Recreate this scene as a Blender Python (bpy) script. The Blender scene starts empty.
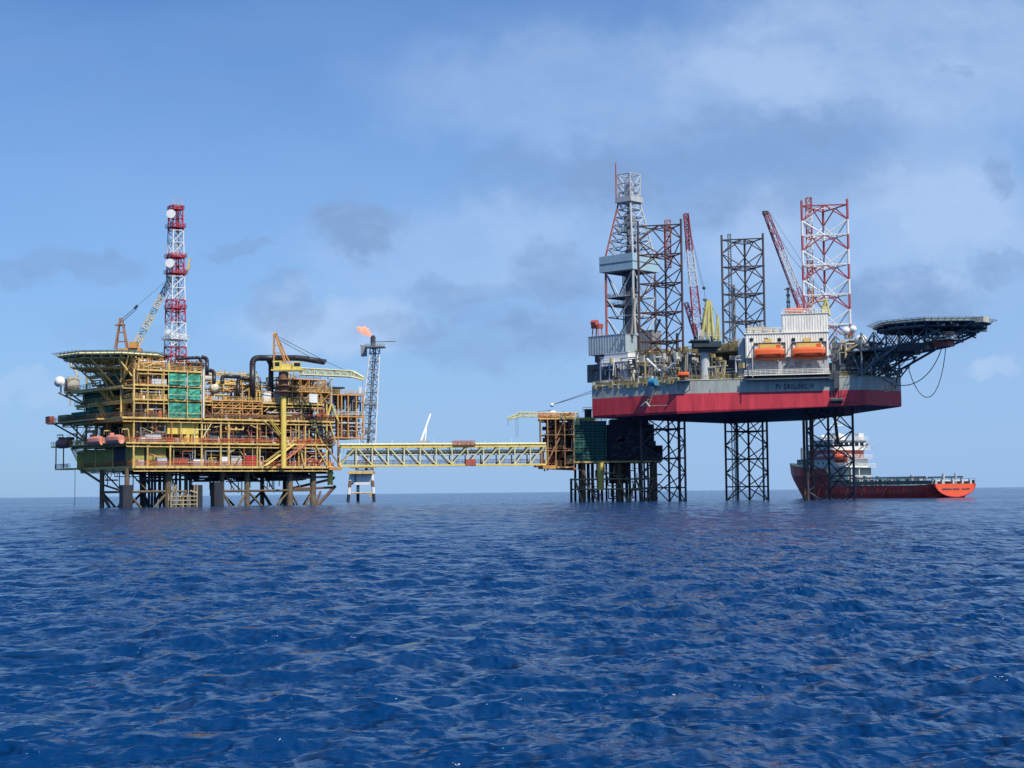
import bpy, math, random
import numpy as np
from mathutils import Vector, Matrix
R = math.radians
sc = bpy.context.scene
col = sc.collection
# ---------------------------------------------------------------- camera
CAM_H, FPX, PITCH, ROLL = 2.8, 1600.0, R(3.87), R(-0.60)
cd = bpy.data.cameras.new("camera"); cam = bpy.data.objects.new("camera", cd); col.objects.link(cam)
cd.sensor_width = 36.0; cd.lens = FPX / 1024 * 36.0; cd.clip_start = 0.5; cd.clip_end = 90000
CROT = Matrix.Rotation(math.pi / 2 + PITCH, 3, 'X') @ Matrix.Rotation(ROLL, 3, 'Z')
cam.matrix_world = Matrix.Translation((0, 0, CAM_H)) @ CROT.to_4x4()
sc.camera = cam
def ray(px, py):
    return CROT @ Vector(((px - 512) / FPX, (384 - py) / FPX, -1))
def at(px, py, Y):
    d = ray(px, py); k = Y / d.y
    return Vector((d.x * k, Y, CAM_H + d.z * k))
def proj(p):
    q = CROT.transposed() @ (Vector(p) - Vector((0, 0, CAM_H)))
    return 512 + FPX * q.x / -q.z, 384 - FPX * q.y / -q.z
# ---------------------------------------------------------------- world
SUN_AZ, SUN_EL = R(148), R(52)
w = bpy.data.worlds.new("World"); sc.world = w; w.use_nodes = True
nt = w.node_tree; N = nt.nodes; L = nt.links; N.clear()
def nd(t, **k):
    n = N.new(t)
    for a, b in k.items():
        setattr(n, a, b)
    return n
def mth(op, a, b=None, c=None, clamp=False):
    n = nd('ShaderNodeMath', operation=op, use_clamp=clamp)
    for i, v in enumerate((a, b, c)):
        if v is None: continue
        if isinstance(v, (int, float)): n.inputs[i].default_value = v
        else: L.new(v, n.inputs[i])
    return n.outputs[0]
def mixc(f, a, b, mode='MIX'):
    n = nd('ShaderNodeMix', data_type='RGBA', blend_type=mode)
    for s, v in ((n.inputs[0], f), (n.inputs[6], a), (n.inputs[7], b)):
        if isinstance(v, (int, float)): s.default_value = v
        elif isinstance(v, tuple): s.default_value = (*v, 1)
        else: L.new(v, s)
    return n.outputs[2]
sky = nd('ShaderNodeTexSky', sky_type='NISHITA', sun_disc=False, sun_elevation=SUN_EL, sun_rotation=SUN_AZ)
sky.air_density = 1.0; sky.dust_density = 0.6; sky.ozone_density = 3.0
tc = nd('ShaderNodeTexCoord')
sp = nd('ShaderNodeSeparateXYZ'); L.new(tc.outputs['Generated'], sp.inputs[0])
yy = mth('MAXIMUM', sp.outputs[1], 0.04)
az = mth('DIVIDE', sp.outputs[0], yy); el = mth('DIVIDE', sp.outputs[2], yy)
cb = nd('ShaderNodeCombineXYZ'); L.new(az, cb.inputs[0]); L.new(el, cb.inputs[1])
nz = nd('ShaderNodeTexNoise'); nz.inputs['Scale'].default_value = 22; nz.inputs['Detail'].default_value = 6; nz.inputs['Roughness'].default_value = .6
L.new(cb.outputs[0], nz.inputs['Vector'])
d1 = nd('ShaderNodeVectorMath', operation='SUBTRACT'); L.new(nz.outputs['Color'], d1.inputs[0]); d1.inputs[1].default_value = (.5, .5, .5)
d2 = nd('ShaderNodeVectorMath', operation='SCALE'); L.new(d1.outputs[0], d2.inputs[0]); d2.inputs['Scale'].default_value = .065
d3 = nd('ShaderNodeVectorMath', operation='ADD'); L.new(cb.outputs[0], d3.inputs[0]); L.new(d2.outputs[0], d3.inputs[1])
def blobs(lst):
    tot = None
    for px, py, rx, ry, s in lst:
        r = ray(px, py); a = Vector((r.x / r.y, r.z / r.y, 0))
        q = nd('ShaderNodeVectorMath', operation='SUBTRACT'); L.new(d3.outputs[0], q.inputs[0]); q.inputs[1].default_value = a
        q2 = nd('ShaderNodeVectorMath', operation='MULTIPLY'); L.new(q.outputs[0], q2.inputs[0]); q2.inputs[1].default_value = (FPX / rx, FPX / ry, 0)
        q3 = nd('ShaderNodeVectorMath', operation='LENGTH'); L.new(q2.outputs[0], q3.inputs[0])
        m = nd('ShaderNodeMapRange', interpolation_type='SMOOTHERSTEP')
        L.new(q3.outputs['Value'], m.inputs[0]); m.inputs[1].default_value = 1.25; m.inputs[2].default_value = 0.45; m.inputs[3].default_value = 0; m.inputs[4].default_value = s
        tot = m.outputs[0] if tot is None else mth('ADD', tot, m.outputs[0])
    return tot
dark = blobs([(362, 220, 62, 30, .62), (246, 247, 30, 11, .4), (468, 288, 70, 20, .35), (560, 275, 62, 30, .4), (282, 306, 44, 26, .35),
              (545, 180, 110, 46, .3), (735, 165, 190, 62, .42), (860, 120, 90, 26, .22), (1000, 182, 20, 28, .42), (918, 303, 80, 38, .55), (1004, 270, 34, 14, .38),
              (951, 70, 16, 9, .35), (80, 262, 70, 20, .35), (20, 275, 30, 18, .25), (400, 325, 60, 16, .25), (480, 335, 90, 40, .28), (560, 330, 60, 30, .25), (120, 330, 90, 30, .12)])
lite = blobs([(330, 322, 110, 36, .55), (430, 250, 160, 60, .25), (870, 240, 190, 90, .35), (985, 364, 26, 14, .5), (600, 90, 260, 70, .25), (900, 50, 260, 90, .42), (30, 400, 50, 20, .3), (640, 230, 180, 60, .2), (950, 190, 90, 80, .3)])
fb = nd('ShaderNodeTexNoise'); fb.inputs['Scale'].default_value = 26; fb.inputs['Detail'].default_value = 9; fb.inputs['Roughness'].default_value = .62
fm_ = nd('ShaderNodeMapping'); fm_.inputs['Scale'].default_value = (1, 1.7, 1); L.new(cb.outputs[0], fm_.inputs[0]); L.new(fm_.outputs[0], fb.inputs['Vector'])
fluff = mth('SUBTRACT', fb.outputs[0], .5)
dark = mth('MULTIPLY', dark, mth('MULTIPLY_ADD', fluff, 3.4, 1.25), clamp=True)
lite = mth('MULTIPLY', lite, mth('MULTIPLY_ADD', fluff, -1.8, 1.15), clamp=True)
# overall thin veil: noise-broken, thicker toward the horizon and to the right
vn = nd('ShaderNodeTexNoise'); vn.inputs['Scale'].default_value = 5; vn.inputs['Detail'].default_value = 5
vm = nd('ShaderNodeMapping'); vm.inputs['Scale'].default_value = (1, 2.6, 1); L.new(cb.outputs[0], vm.inputs[0]); L.new(vm.outputs[0], vn.inputs['Vector'])
zr = nd('ShaderNodeMapRange'); L.new(sp.outputs[2], zr.inputs[0]); zr.inputs[1].default_value = 0.40; zr.inputs[2].default_value = 0.0; zr.inputs[3].default_value = 0; zr.inputs[4].default_value = 1
veil = mth('MULTIPLY_ADD', mth('SUBTRACT', vn.outputs[0], .5), .5, zr.outputs[0])
veil = mth('ADD', veil, mth('MULTIPLY', az, .45), clamp=True)
tone = nd('ShaderNodeHueSaturation'); L.new(sky.outputs[0], tone.inputs['Color'])
tone.inputs['Saturation'].default_value = 1.0
base = mixc(1.0, sky.outputs[0], (0.58, 0.91, 1.32), 'MULTIPLY')
VEIL = (3.5, 5.5, 8.9); CD = (2.3, 3.75, 6.6); CL = (4.8, 6.5, 9.3)
c1 = mixc(mth('MULTIPLY', veil, .85, clamp=True), base, VEIL)
c2 = mixc(mth('MINIMUM', lite, .7), c1, CL)
c3 = mixc(mth('MINIMUM', dark, .8), c2, CD)
bg = nd('ShaderNodeBackground'); bg.inputs['Strength'].default_value = 0.096; L.new(c3, bg.inputs[0])
wo = nd('ShaderNodeOutputWorld'); L.new(bg.outputs[0], wo.inputs[0])
# ---------------------------------------------------------------- sun
sd = bpy.data.lights.new("sun", 'SUN'); sun = bpy.data.objects.new("sun", sd); col.objects.link(sun)
sd.energy = 5.0; sd.angle = R(0.6); sd.color = (1, .94, .84)
sdir = Vector((math.sin(SUN_AZ) * math.cos(SUN_EL), math.cos(SUN_AZ) * math.cos(SUN_EL), math.sin(SUN_EL)))
sun.rotation_euler = sdir.to_track_quat('Z', 'Y').to_euler()
sc.view_settings.view_transform = 'Standard'; sc.view_settings.look = 'None'
sc.view_settings.exposure = 0.0; sc.view_settings.gamma = 1.0
sc.cycles.max_bounces = 5; sc.cycles.glossy_bounces = 3; sc.cycles.diffuse_bounces = 2; sc.cycles.transparent_max_bounces = 8
sc.cycles.sample_clamp_direct = 4.0; sc.cycles.caustics_reflective = False; sc.cycles.caustics_refractive = False
# ---------------------------------------------------------------- helpers
rng = random.Random(7)
_m = {}
def mat(name, c, rough=.6, var=.25, rust=0.0, metal=0.0, emit=None, scale=1.0, streak=3.0, spec=.4):
    if name in _m: return _m[name]
    m = bpy.data.materials.new(name); m.use_nodes = True; _m[name] = m
    t = m.node_tree; b = t.nodes['Principled BSDF']; n = t.nodes; l = t.links
    b.inputs['Roughness'].default_value = rough; b.inputs['Metallic'].default_value = metal
    b.inputs['Specular IOR Level'].default_value = spec
    tcn = n.new('ShaderNodeTexCoord'); mp = n.new('ShaderNodeMapping'); l.new(tcn.outputs['Object'], mp.inputs[0])
    mp.inputs['Scale'].default_value = (1, 1, 1 / streak)
    no = n.new('ShaderNodeTexNoise'); no.inputs['Scale'].default_value = .9 * scale; no.inputs['Detail'].default_value = 6; no.inputs['Roughness'].default_value = .65
    l.new(mp.outputs[0], no.inputs['Vector'])
    rp = n.new('ShaderNodeMapRange'); l.new(no.outputs[0], rp.inputs[0]); rp.inputs[1].default_value = .3; rp.inputs[2].default_value = .7
    rp.inputs[3].default_value = 1 - var; rp.inputs[4].default_value = 1 + var * .5
    mx = n.new('ShaderNodeMix'); mx.data_type = 'RGBA'; mx.blend_type = 'MULTIPLY'; mx.inputs[0].default_value = 1
    mx.inputs[6].default_value = (*c, 1); l.new(rp.outputs[0], mx.inputs[7]); out = mx.outputs[2]
    if rust > 0:
        n2 = n.new('ShaderNodeTexNoise'); n2.inputs['Scale'].default_value = 1.7 * scale; n2.inputs['Detail'].default_value = 8; n2.inputs['Roughness'].default_value = .7
        mp2 = n.new('ShaderNodeMapping'); mp2.inputs['Location'].default_value = (7, 3, 1); mp2.inputs['Scale'].default_value = (1, 1, 1 / streak)
        l.new(tcn.outputs['Object'], mp2.inputs[0]); l.new(mp2.outputs[0], n2.inputs['Vector'])
        r2 = n.new('ShaderNodeMapRange'); l.new(n2.outputs[0], r2.inputs[0]); r2.inputs[1].default_value = .68 - rust * .3; r2.inputs[2].default_value = .80 - rust * .3
        m2 = n.new('ShaderNodeMix'); m2.data_type = 'RGBA'; l.new(r2.outputs[0], m2.inputs[0]); l.new(out, m2.inputs[6]); m2.inputs[7].default_value = (.14, .055, .025, 1)
        out = m2.outputs[2]
    l.new(out, b.inputs['Base Color'])
    if emit:
        b.inputs['Emission Color'].default_value = (*emit[0], 1); b.inputs['Emission Strength'].default_value = emit[1]
    return m
class MB:
    def __init__(s): s.v = []; s.f = []; s.m = []
    def add(s, vs, fs, mi=0):
        o = len(s.v); s.v += [tuple(p) for p in vs]; s.f += [tuple(i + o for i in f) for f in fs]; s.m += [mi] * len(fs); return s
    def box(s, x0, x1, y0, y1, z0, z1, mi=0):
        if x0 > x1: x0, x1 = x1, x0
        if y0 > y1: y0, y1 = y1, y0
        if z0 > z1: z0, z1 = z1, z0
        v = [(x, y, z) for z in (z0, z1) for y in (y0, y1) for x in (x0, x1)]
        return s.add(v, [(0, 2, 3, 1), (4, 5, 7, 6), (0, 1, 5, 4), (2, 6, 7, 3), (0, 4, 6, 2), (1, 3, 7, 5)], mi)
    def tube(s, p, q, r, n=6, mi=0, r2=None, cap=True):
        p = Vector(p); q = Vector(q); d = q - p
        if d.length < 1e-5: return s
        a = d.orthogonal().normalized() if abs(d.normalized().z) < .999 else Vector((1, 0, 0)); b = d.normalized().cross(a)
        r2 = r if r2 is None else r2; o = math.pi / n
        vs = [c + (a * math.cos(o + 2 * math.pi * i / n) + b * math.sin(o + 2 * math.pi * i / n)) * rr for c, rr in ((p, r), (q, r2)) for i in range(n)]
        fs = [(i, (i + 1) % n, n + (i + 1) % n, n + i) for i in range(n)]
        if cap: fs += [tuple(range(n))[::-1], tuple(range(n, 2 * n))]
        return s.add(vs, fs, mi)
    def bar(s, p, q, r, mi=0): return s.tube(p, q, r, 4, mi)
    def path(s, pts, r, n=8, mi=0):
        for a, b in zip(pts, pts[1:]): s.tube(a, b, r, n, mi)
        return s
    def prism(s, poly, z0, z1, mi=0):
        n = len(poly); vs = [(x, y, z0) for x, y in poly] + [(x, y, z1) for x, y in poly]
        return s.add(vs, [tuple(range(n))[::-1], tuple(range(n, 2 * n))] + [(i, (i + 1) % n, n + (i + 1) % n, n + i) for i in range(n)], mi)
    def ball(s, c, r, n=12, mi=0, sz=1.0, zmin=-1.0):
        vs = []; fs = []; m = n // 2
        for j in range(m + 1):
            t = -math.pi / 2 + math.pi * j / m
            for i in range(n):
                vs.append((c[0] + r * math.cos(t) * math.cos(2 * math.pi * i / n), c[1] + r * math.cos(t) * math.sin(2 * math.pi * i / n), c[2] + r * sz * max(math.sin(t), zmin)))
        for j in range(m):
            for i in range(n): fs.append((j * n + i, j * n + (i + 1) % n, (j + 1) * n + (i + 1) % n, (j + 1) * n + i))
        return s.add(vs, fs, mi)
    def build(s, name, mats, parent=None, smooth=False):
        if parent is not None and parent.get('miry'): s.v = [(x * 1.18, -y, z) for x, y, z in s.v]; s.f = [f[::-1] for f in s.f]
        me = bpy.data.meshes.new(name); me.from_pydata(s.v, [], s.f)
        for m in (mats if isinstance(mats, (list, tuple)) else [mats]): me.materials.append(m)
        me.polygons.foreach_set('material_index', s.m)
        if smooth: me.polygons.foreach_set('use_smooth', [True] * len(s.f))
        me.update()
        o = bpy.data.objects.new(name, me); col.objects.link(o)
        if parent: o.parent = parent
        return o
def tag(o, label=None, cat=None, group=None, kind=None):
    for k, v in (('label', label), ('category', cat), ('group', group), ('kind', kind)):
        if v: o[k] = v
    return o
def empty(name, loc=(0, 0, 0), rz=0, label=None, cat=None, group=None):
    o = bpy.data.objects.new(name, None); col.objects.link(o); o.location = loc; o.rotation_euler = (0, 0, rz)
    o.empty_display_size = .5
    return tag(o, label, cat, group)
def dup(root, loc, rz=0, label=None):
    kids = [(k, [g for g in col.objects if g.parent == k]) for k in col.objects if k.parent == root]
    r = root.copy(); col.objects.link(r); r.location = loc; r.rotation_euler = (0, 0, rz)
    if label: r['label'] = label
    for k, gs in kids:
        c = k.copy(); col.objects.link(c); c.parent = r
        for g in gs:
            d = g.copy(); col.objects.link(d); d.parent = c
    return r
class Frame:
    """a local horizontal frame: origin O on the water plane, yaw a; finds where the photo's rays meet its vertical planes"""
    def __init__(s, ox, oy, a): s.o = Vector((ox, oy, 0)); s.a = a; s.u = Vector((math.cos(a), math.sin(a), 0)); s.v = Vector((-math.sin(a), math.cos(a), 0))
    def W(s, u, v, z=0): return s.o + s.u * u + s.v * v + Vector((0, 0, z))
    def on_v(s, px, py, v):
        d = ray(px, py); c = Vector((0, 0, CAM_H)) - s.o; k = (v - c.dot(s.v)) / d.dot(s.v); p = c + d * k
        return p.dot(s.u), p.z
    def on_u(s, px, py, u):
        d = ray(px, py); c = Vector((0, 0, CAM_H)) - s.o; k = (u - c.dot(s.u)) / d.dot(s.u); p = c + d * k
        return p.dot(s.v), p.z
# ---------------------------------------------------------------- sea
def make_sea():
    rs = np.random.RandomState(5)
    fan = np.arange(-0.56, 0.5601, 0.0012)
    side = np.linspace(0.56, 2 * math.pi - 0.56, 72)[1:-1]
    th = np.concatenate([fan, side]); nf = len(th)
    r = np.concatenate([[0.5, 2.0, 4.0, 6.0], np.exp(np.arange(math.log(8), math.log(2600), 0.0036)), [3200, 4500, 7000, 12000, 18000, 26000]])
    nr = len(r)
    RR, TT = np.meshgrid(r, th, indexing='ij')
    X = (RR * np.sin(TT)).ravel(); Y = (RR * np.cos(TT)).ravel(); RF = RR.ravel(); TF = TT.ravel()
    att_side = np.clip((0.56 - np.where(TF > math.pi, TF - 2 * math.pi, TF).__abs__()) / 0.05, 0, 1)
    H = np.zeros_like(X); DX = np.zeros_like(X); DY = np.zeros_like(X)
    env = 0.88 + 0.25 * np.sin(X / 31 + 1.3 * np.sin(Y / 47)) * np.sin(Y / 58 + 0.7 + np.sin(X / 40))
    n = 120
    lam = np.exp(np.linspace(math.log(0.16), math.log(8), n))
    for i, l in enumerate(lam):
        k = 2 * math.pi / l * (1 + rs.uniform(-.03, .03)); spread = 0.7
        a = -math.pi / 2 + 0.35 + rs.normal(0, spread); kx = math.cos(a) * k; ky = math.sin(a) * k
        slope = 0.044 if l < 1.0 else 0.044 * (1.0 / l) ** .75
        amp = slope / k; ph = rs.uniform(0, 6.28)
        wgt = np.clip(l / (RF * 0.0036 * 2.3) - 1, 0, 1) * att_side
        wgt = wgt * env
        arg = kx * X + ky * Y + ph; s_ = np.sin(arg); c_ = np.cos(arg)
        H += amp * wgt * s_; DX += amp * wgt * c_ * math.cos(a) * .9; DY += amp * wgt * c_ * math.sin(a) * .9
    co = np.stack([X + DX, Y + DY, H], 1).astype(np.float32)
    idx = np.arange(nr * nf).reshape(nr, nf)
    a = idx[:-1]; b = idx[1:]
    q = np.stack([a, np.roll(a, -1, 1), np.roll(b, -1, 1), b], -1).reshape(-1, 4)[:, ::-1]
    me = bpy.data.meshes.new('sea'); me.vertices.add(len(co)); me.vertices.foreach_set('co', co.ravel())
    nq = len(q); me.loops.add(nq * 4); me.loops.foreach_set('vertex_index', q.ravel().astype(np.int32))
    me.polygons.add(nq); me.polygons.foreach_set('loop_start', np.arange(0, nq * 4, 4, dtype=np.int32)); me.polygons.foreach_set('loop_total', np.full(nq, 4, dtype=np.int32))
    me.update(calc_edges=True); me.polygons.foreach_set('use_smooth', np.ones(nq, dtype=bool))
    o = bpy.data.objects.new('sea', me); col.objects.link(o); tag(o, kind='structure')
    m = bpy.data.materials.new('sea_water'); m.use_nodes = True; me.materials.append(m)
    t = m.node_tree; n_ = t.nodes; l_ = t.links; b_ = n_['Principled BSDF']
    b_.inputs['Base Color'].default_value = (0.001, 0.029, 0.108, 1); b_.inputs['IOR'].default_value = 1.333
    b_.inputs['Roughness'].default_value = .07; b_.inputs['Specular IOR Level'].default_value = .33
    g = n_.new('ShaderNodeNewGeometry')
    def noise(scale, det, sx, sy, rot):
        mp = n_.new('ShaderNodeMapping'); mp.inputs['Scale'].default_value = (sx, sy, 1); mp.inputs['Rotation'].default_value = (0, 0, rot)
        l_.new(g.outputs['Position'], mp.inputs[0]); no = n_.new('ShaderNodeTexNoise'); no.inputs['Scale'].default_value = scale; no.inputs['Detail'].default_value = det
        no.inputs['Roughness'].default_value = .6; l_.new(mp.outputs[0], no.inputs['Vector']); return no.outputs[0]
    prev = None
    for sc_, dt, sx, sy, ro, dist in ((6, 3, .5, 1, .2, .03), (1.6, 4, .55, 1, -.25, .13), (.55, 4, .9, .5, .1, 1.4)):
        bp = n_.new('ShaderNodeBump'); bp.inputs['Strength'].default_value = 1; bp.inputs['Distance'].default_value = dist
        l_.new(noise(sc_, dt, sx, sy, ro), bp.inputs['Height'])
        if prev: l_.new(prev.outputs[0], bp.inputs['Normal'])
        prev = bp
    l_.new(prev.outputs[0], b_.inputs['Normal'])
    # gusts: patches of finer ripple are rougher
    gn = noise(.02, 3, .4, 1, .3); mr = n_.new('ShaderNodeMapRange'); l_.new(gn, mr.inputs[0]); mr.inputs[1].default_value = .35; mr.inputs[2].default_value = .65
    mr.inputs[3].default_value = .08; mr.inputs[4].default_value = .14; l_.new(mr.outputs[0], b_.inputs['Roughness'])
make_sea()
# ---------------------------------------------------------------- paints
YEL = mat('yellow_steel', (.74, .51, .17), .6, .4, .42); YELB = mat('bright_yellow', (.78, .60, .14), .5, .2, .12)
PALE = mat('pale_yellow', (.72, .68, .36), .5, .2, .2); ORG = mat('orange_rail', (.62, .17, .07), .6, .3, .2)
RUSTM = mat('rusty_steel', (.17, .10, .07), .8, .4, .3); DARK = mat('dark_steel', (.032, .036, .048), .6, .4)
LEGM = mat('weathered_leg', (.17, .13, .08), .75, .5, .5); GREY = mat('grey_steel', (.26, .27, .28), .55, .3, .15)
LGREY = mat('light_grey', (.50, .52, .53), .5, .2, .1); WHITE = mat('white_paint', (.78, .78, .75), .45, .12, .05)
RED = mat('red_paint', (.50, .035, .04), .5, .25, .05); RUSTRED = mat('faded_red', (.42, .10, .07), .6, .3, .2)
TEAL = mat('teal_net', (.05, .33, .22), .7, .7, scale=.6); DTEAL = mat('dark_green_shaded_net', (.02, .16, .12), .8, .4, scale=.6)  # second green is the netting with its left-side shade in the colour
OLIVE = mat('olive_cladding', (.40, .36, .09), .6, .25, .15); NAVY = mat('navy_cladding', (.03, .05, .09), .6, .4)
BLKP = mat('black_pipe', (.035, .032, .036), .38, .3, .1); ORANGE = mat('safety_orange', (.72, .13, .035), .45, .15)
PINK = mat('faded_orange', (.70, .27, .19), .55, .2, .1); BRICK = mat('brick_red_equipment', (.36, .085, .05), .6, .4, .2)
BLUEP = mat('light_blue_paint', (.22, .42, .58), .5, .15); CABLE = mat('steel_cable', (.06, .06, .07), .6, .1)
CREAM = mat('cream_tank', (.72, .66, .44), .45, .15, .12); BROWN = mat('brown_steel', (.22, .12, .07), .7, .45, .3)
GLASS = mat('dark_glass', (.01, .014, .02), .1, .1)
DECKG = mat('deck_green', (.05, .10, .08), .7, .3)
def rail(mb, pts, h=1.1, step=1.8, r=.055, mi=0, n=3):
    for p, q in zip(pts, pts[1:]):
        p = Vector(p); q = Vector(q); d = (q - p).length; k = max(1, int(d / step))
        for i in range(k + 1):
            a = p.lerp(q, i / k); mb.bar(a, a + Vector((0, 0, h)), r, mi)
        for j in range(n):
            z = Vector((0, 0, h * (j + 1) / n)); mb.bar(p + z, q + z, r, mi)
def lattice(mb, p, q, w0, w1=None, n=10, r=.12, rb=.07, mi=lambda t: 0, up=(0, 0, 1), tri=False):
    """square (or triangular) lattice boom from p to q"""
    p = Vector(p); q = Vector(q); d = (q - p).normalized(); up = Vector(up)
    if abs(d.dot(up)) > .98: up = Vector((0, 1, 0))
    sx = d.cross(up).normalized(); sy = sx.cross(d); w1 = w0 if w1 is None else w1
    cs = [(-.5, -.5), (.5, -.5), (.5, .5), (-.5, .5)] if not tri else [(-.5, -.3), (.5, -.3), (0, .57)]
    st = lambda t: [p.lerp(q, t) + (sx * a + sy * b) * (w0 + (w1 - w0) * t) for a, b in cs]
    m = len(cs)
    for i in range(n):
        A = st(i / n); B = st((i + 1) / n); c = mi((i + .5) / n)
        for j in range(m):
            mb.bar(A[j], B[j], r, c); k = (j + 1) % m
            mb.bar(A[j], A[k], rb, c)
            mb.bar(A[j] if i % 2 else A[k], B[k] if i % 2 else B[j], rb, c)
    E = st(1)
    for j in range(m): mb.bar(E[j], E[(j + 1) % m], rb, mi(.999))
def truss_face(mb, a0, a1, b0, b1, n, r=.12, mi=0, x=True):
    """bracing between line a0-a1 and line b0-b1"""
    a0, a1, b0, b1 = map(Vector, (a0, a1, b0, b1))
    for i in range(n):
        p = a0.lerp(a1, i / n); q = a0.lerp(a1, (i + 1) / n); s = b0.lerp(b1, i / n); t = b0.lerp(b1, (i + 1) / n)
        mb.bar(p, t, r, mi)
        if x: mb.bar(s, q, r, mi)
        mb.bar(p, s, r, mi)
    mb.bar(a1, b1, r, mi)
def elbow(c, a, b, r, n=7):
    """points of a quarter bend centred c from c+a*r to c+b*r"""
    return [Vector(c) + Vector(a) * r * math.cos(t) + Vector(b) * r * math.sin(t) for t in [math.pi / 2 * i / n for i in range(n + 1)]]
ORD = ['first', 'second', 'third', 'fourth', 'fifth', 'sixth', 'seventh', 'eighth', 'ninth', 'tenth', 'eleventh', 'twelfth', 'thirteenth', 'fourteenth']
# ---------------------------------------------------------------- process platform on the left
F = Frame(-93.8, 395, R(38)); FO = F.W(0, 0, 0)
plat = empty('production_platform', FO, R(38), 'sprawling yellow multi-deck process platform with green netting on dark jacket legs', 'oil platform')
fu = lambda px, v=0.0, py=440: F.on_v(px, py, v)[0]
fz = lambda px, py, v=0.0: F.on_v(px, py, v)[1]
lv = lambda px, u=0.0, py=440: F.on_u(px, py, u)[0]
Z1, Z2, Z3, Z4, Z5, Z6 = 10.3, 16.2, 22.4, 27.0, 30.6, 34.4
UE = fu(334); UM = fu(203)
VL = lv(55)
def deck(z, poly, th=.45, m=YEL, beams=True):
    mb = MB(); mb.prism(poly, z - th, z)
    mb.build('deck', m, plat)
    if beams:
        g = MB(); us = [p[0] for p in poly]; vs = [p[1] for p in poly]
        u0, u1, v0, v1 = min(us) + .4, max(us) - .4, min(vs) + .4, max(vs) - .4
        v = v0
        k = int((u1 - u0) / 3)
        for i in range(k + 1):
            u = u0 + (u1 - u0) * i / k; g.box(u - .12, u + .12, v0, v1, z - th - .55, z - th - .003)
        for v in (v0, v1): g.box(u0, u1, v - .14, v + .14, z - th - .8, z - th - .56)
        g.build('deck_beams', YEL, plat)
deck(Z1, [(0, 0), (UE, 0), (UE, 33), (0, 33)], .6)
deck(Z2, [(-2, -.3), (UE, -.3), (UE, 34), (-2, 34)])
deck(Z3, [(-3, -.4), (UE, -.4), (UE, 34), (-3, 38)])
deck(Z4, [(0, 0), (UE - 3, 0), (UE - 3, 26), (0, 36)])
deck(Z5, [(0, 0), (UM, 0), (UM, 36), (-3, 36)])
deck(Z6, [(1, 0), (UM, 0), (UM, 30), (1, 30)])
mb = MB()   # small outer landing at the left end of the lowest deck
V1 = lv(55, -3.5, 467); V2 = lv(51, -4, 445); V3 = lv(47, -5, 420); mb.box(-3.5, 0, lv(70, -3.5, 467), V1, Z1 - .4, Z1); mb.box(-4, -2, 4, V2, Z2 - .35, Z2); mb.box(-5, -3, 10, V3, Z3 - .35, Z3)
mb.build('side_landing', YEL, plat)
mb = MB()
for px in (106, 117): 
    pass
for a, b in (((-4.8, V3 - 3, Z3), (-1, 27, Z2 + 1.0)), ((-4.5, 36, Z5 - .4), (-.5, 30, Z4)), ((-4.5, 30, Z3), (-1, 26, Z2 + 1)), ((-3, 33, Z5 - .4), (0, 28, Z4 - .5))): mb.tube(a, b, .22, 6)
for px in (56, 63.5): v = lv(px, -3.3, 455); mb.tube((-3.3, v, Z1), (-3.3, v, Z2), .16, 6)
mb.build('bracket', LEGM, plat)
# main columns and posts along both open faces
ccols = [(fu(p), v, z0, z1, r) for p, z0, z1, r, v in [
    (134, Z1, Z6, .33, .2), (148, Z1, Z2, .26, .15), (170.5, Z1, Z2, .32, .15), (202, Z1, Z3, .33, .15), (221, Z1, Z3, .3, .15), (229, Z1, Z3, .42, .2),
    (257.5, Z1, Z3, .26, .15), (299, Z1, Z3, .22, .15), (305.5, Z1, Z3, .3, .15), (316, Z1, Z3, .22, .15), (327, Z1, Z4, .3, .15), (204.5, Z3, Z6, .24, .2),
    (148, Z3, Z6, .2, .2), (164, Z3, Z6, .2, .2), (186, Z3, Z6, .16, -.6), (262, Z3, Z4, .24, .15), (302, Z3, Z4, .2, .15), (318, Z3, Z4 + 3, .2, .15), (240, Z3, Z4, .2, .15), (222, Z3, Z4, .2, .15)]]
ccols += [(-.0, lv(p), z0, z1, r) for p, z0, z1, r in [(121, Z3, Z6 + 3.5, .35), (113, Z1, Z2, .24), (96, Z1, Z2, .24), (107, Z4, Z6, .2), (84, Z4, Z5, .2), (70, Z4, Z5, .2), (96, Z2, Z3, .25), (77, Z2, Z3, .25), (107, Z2, Z3, .2)]]
for u, v, z0, z1, r in ccols:
    q = MB(); q.tube((u, v, z0), (u, v, z1 - .05), r * .8, 8); q.build('column', YEL, plat)
for v in (9, 18, 33):
    for i in range(9):
        u = 2 + i * (UE - 4) / 8; q = MB(); q.tube((u, v, Z1), (u, v, Z4 if u > UM else Z6), .27, 6); q.build('inner_column', YEL, plat)
# diagonal bracing seen on the front
q = MB()
for (pa, ya, pb, yb) in ((264, 421, 290, 446), (287, 421, 282, 440), (299, 443, 304, 466), (314, 443, 327, 466), (313, 420, 322, 443), (329, 420, 336, 444), (327, 447, 340, 466), (122, 361, 108, 352), (136, 357, 121, 383), (103, 357, 122, 384), (88, 356, 108, 385), (68, 360, 78, 376), (128, 356, 122, 384)):
    a = F.on_v(pa, ya, -.2); b = F.on_v(pb, yb, -.2)
    if pa < 140:
        a2 = F.on_u(pa, ya, -.3); b2 = F.on_u(pb, yb, -.3); q.tube((-.3, a2[0], a2[1]), (-.3, b2[0], b2[1]), .2, 6)
    else: q.tube((a[0], -.2, a[1]), (b[0], -.2, b[1]), .22, 6)
q.build('face_bracing', YEL, plat)
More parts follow.
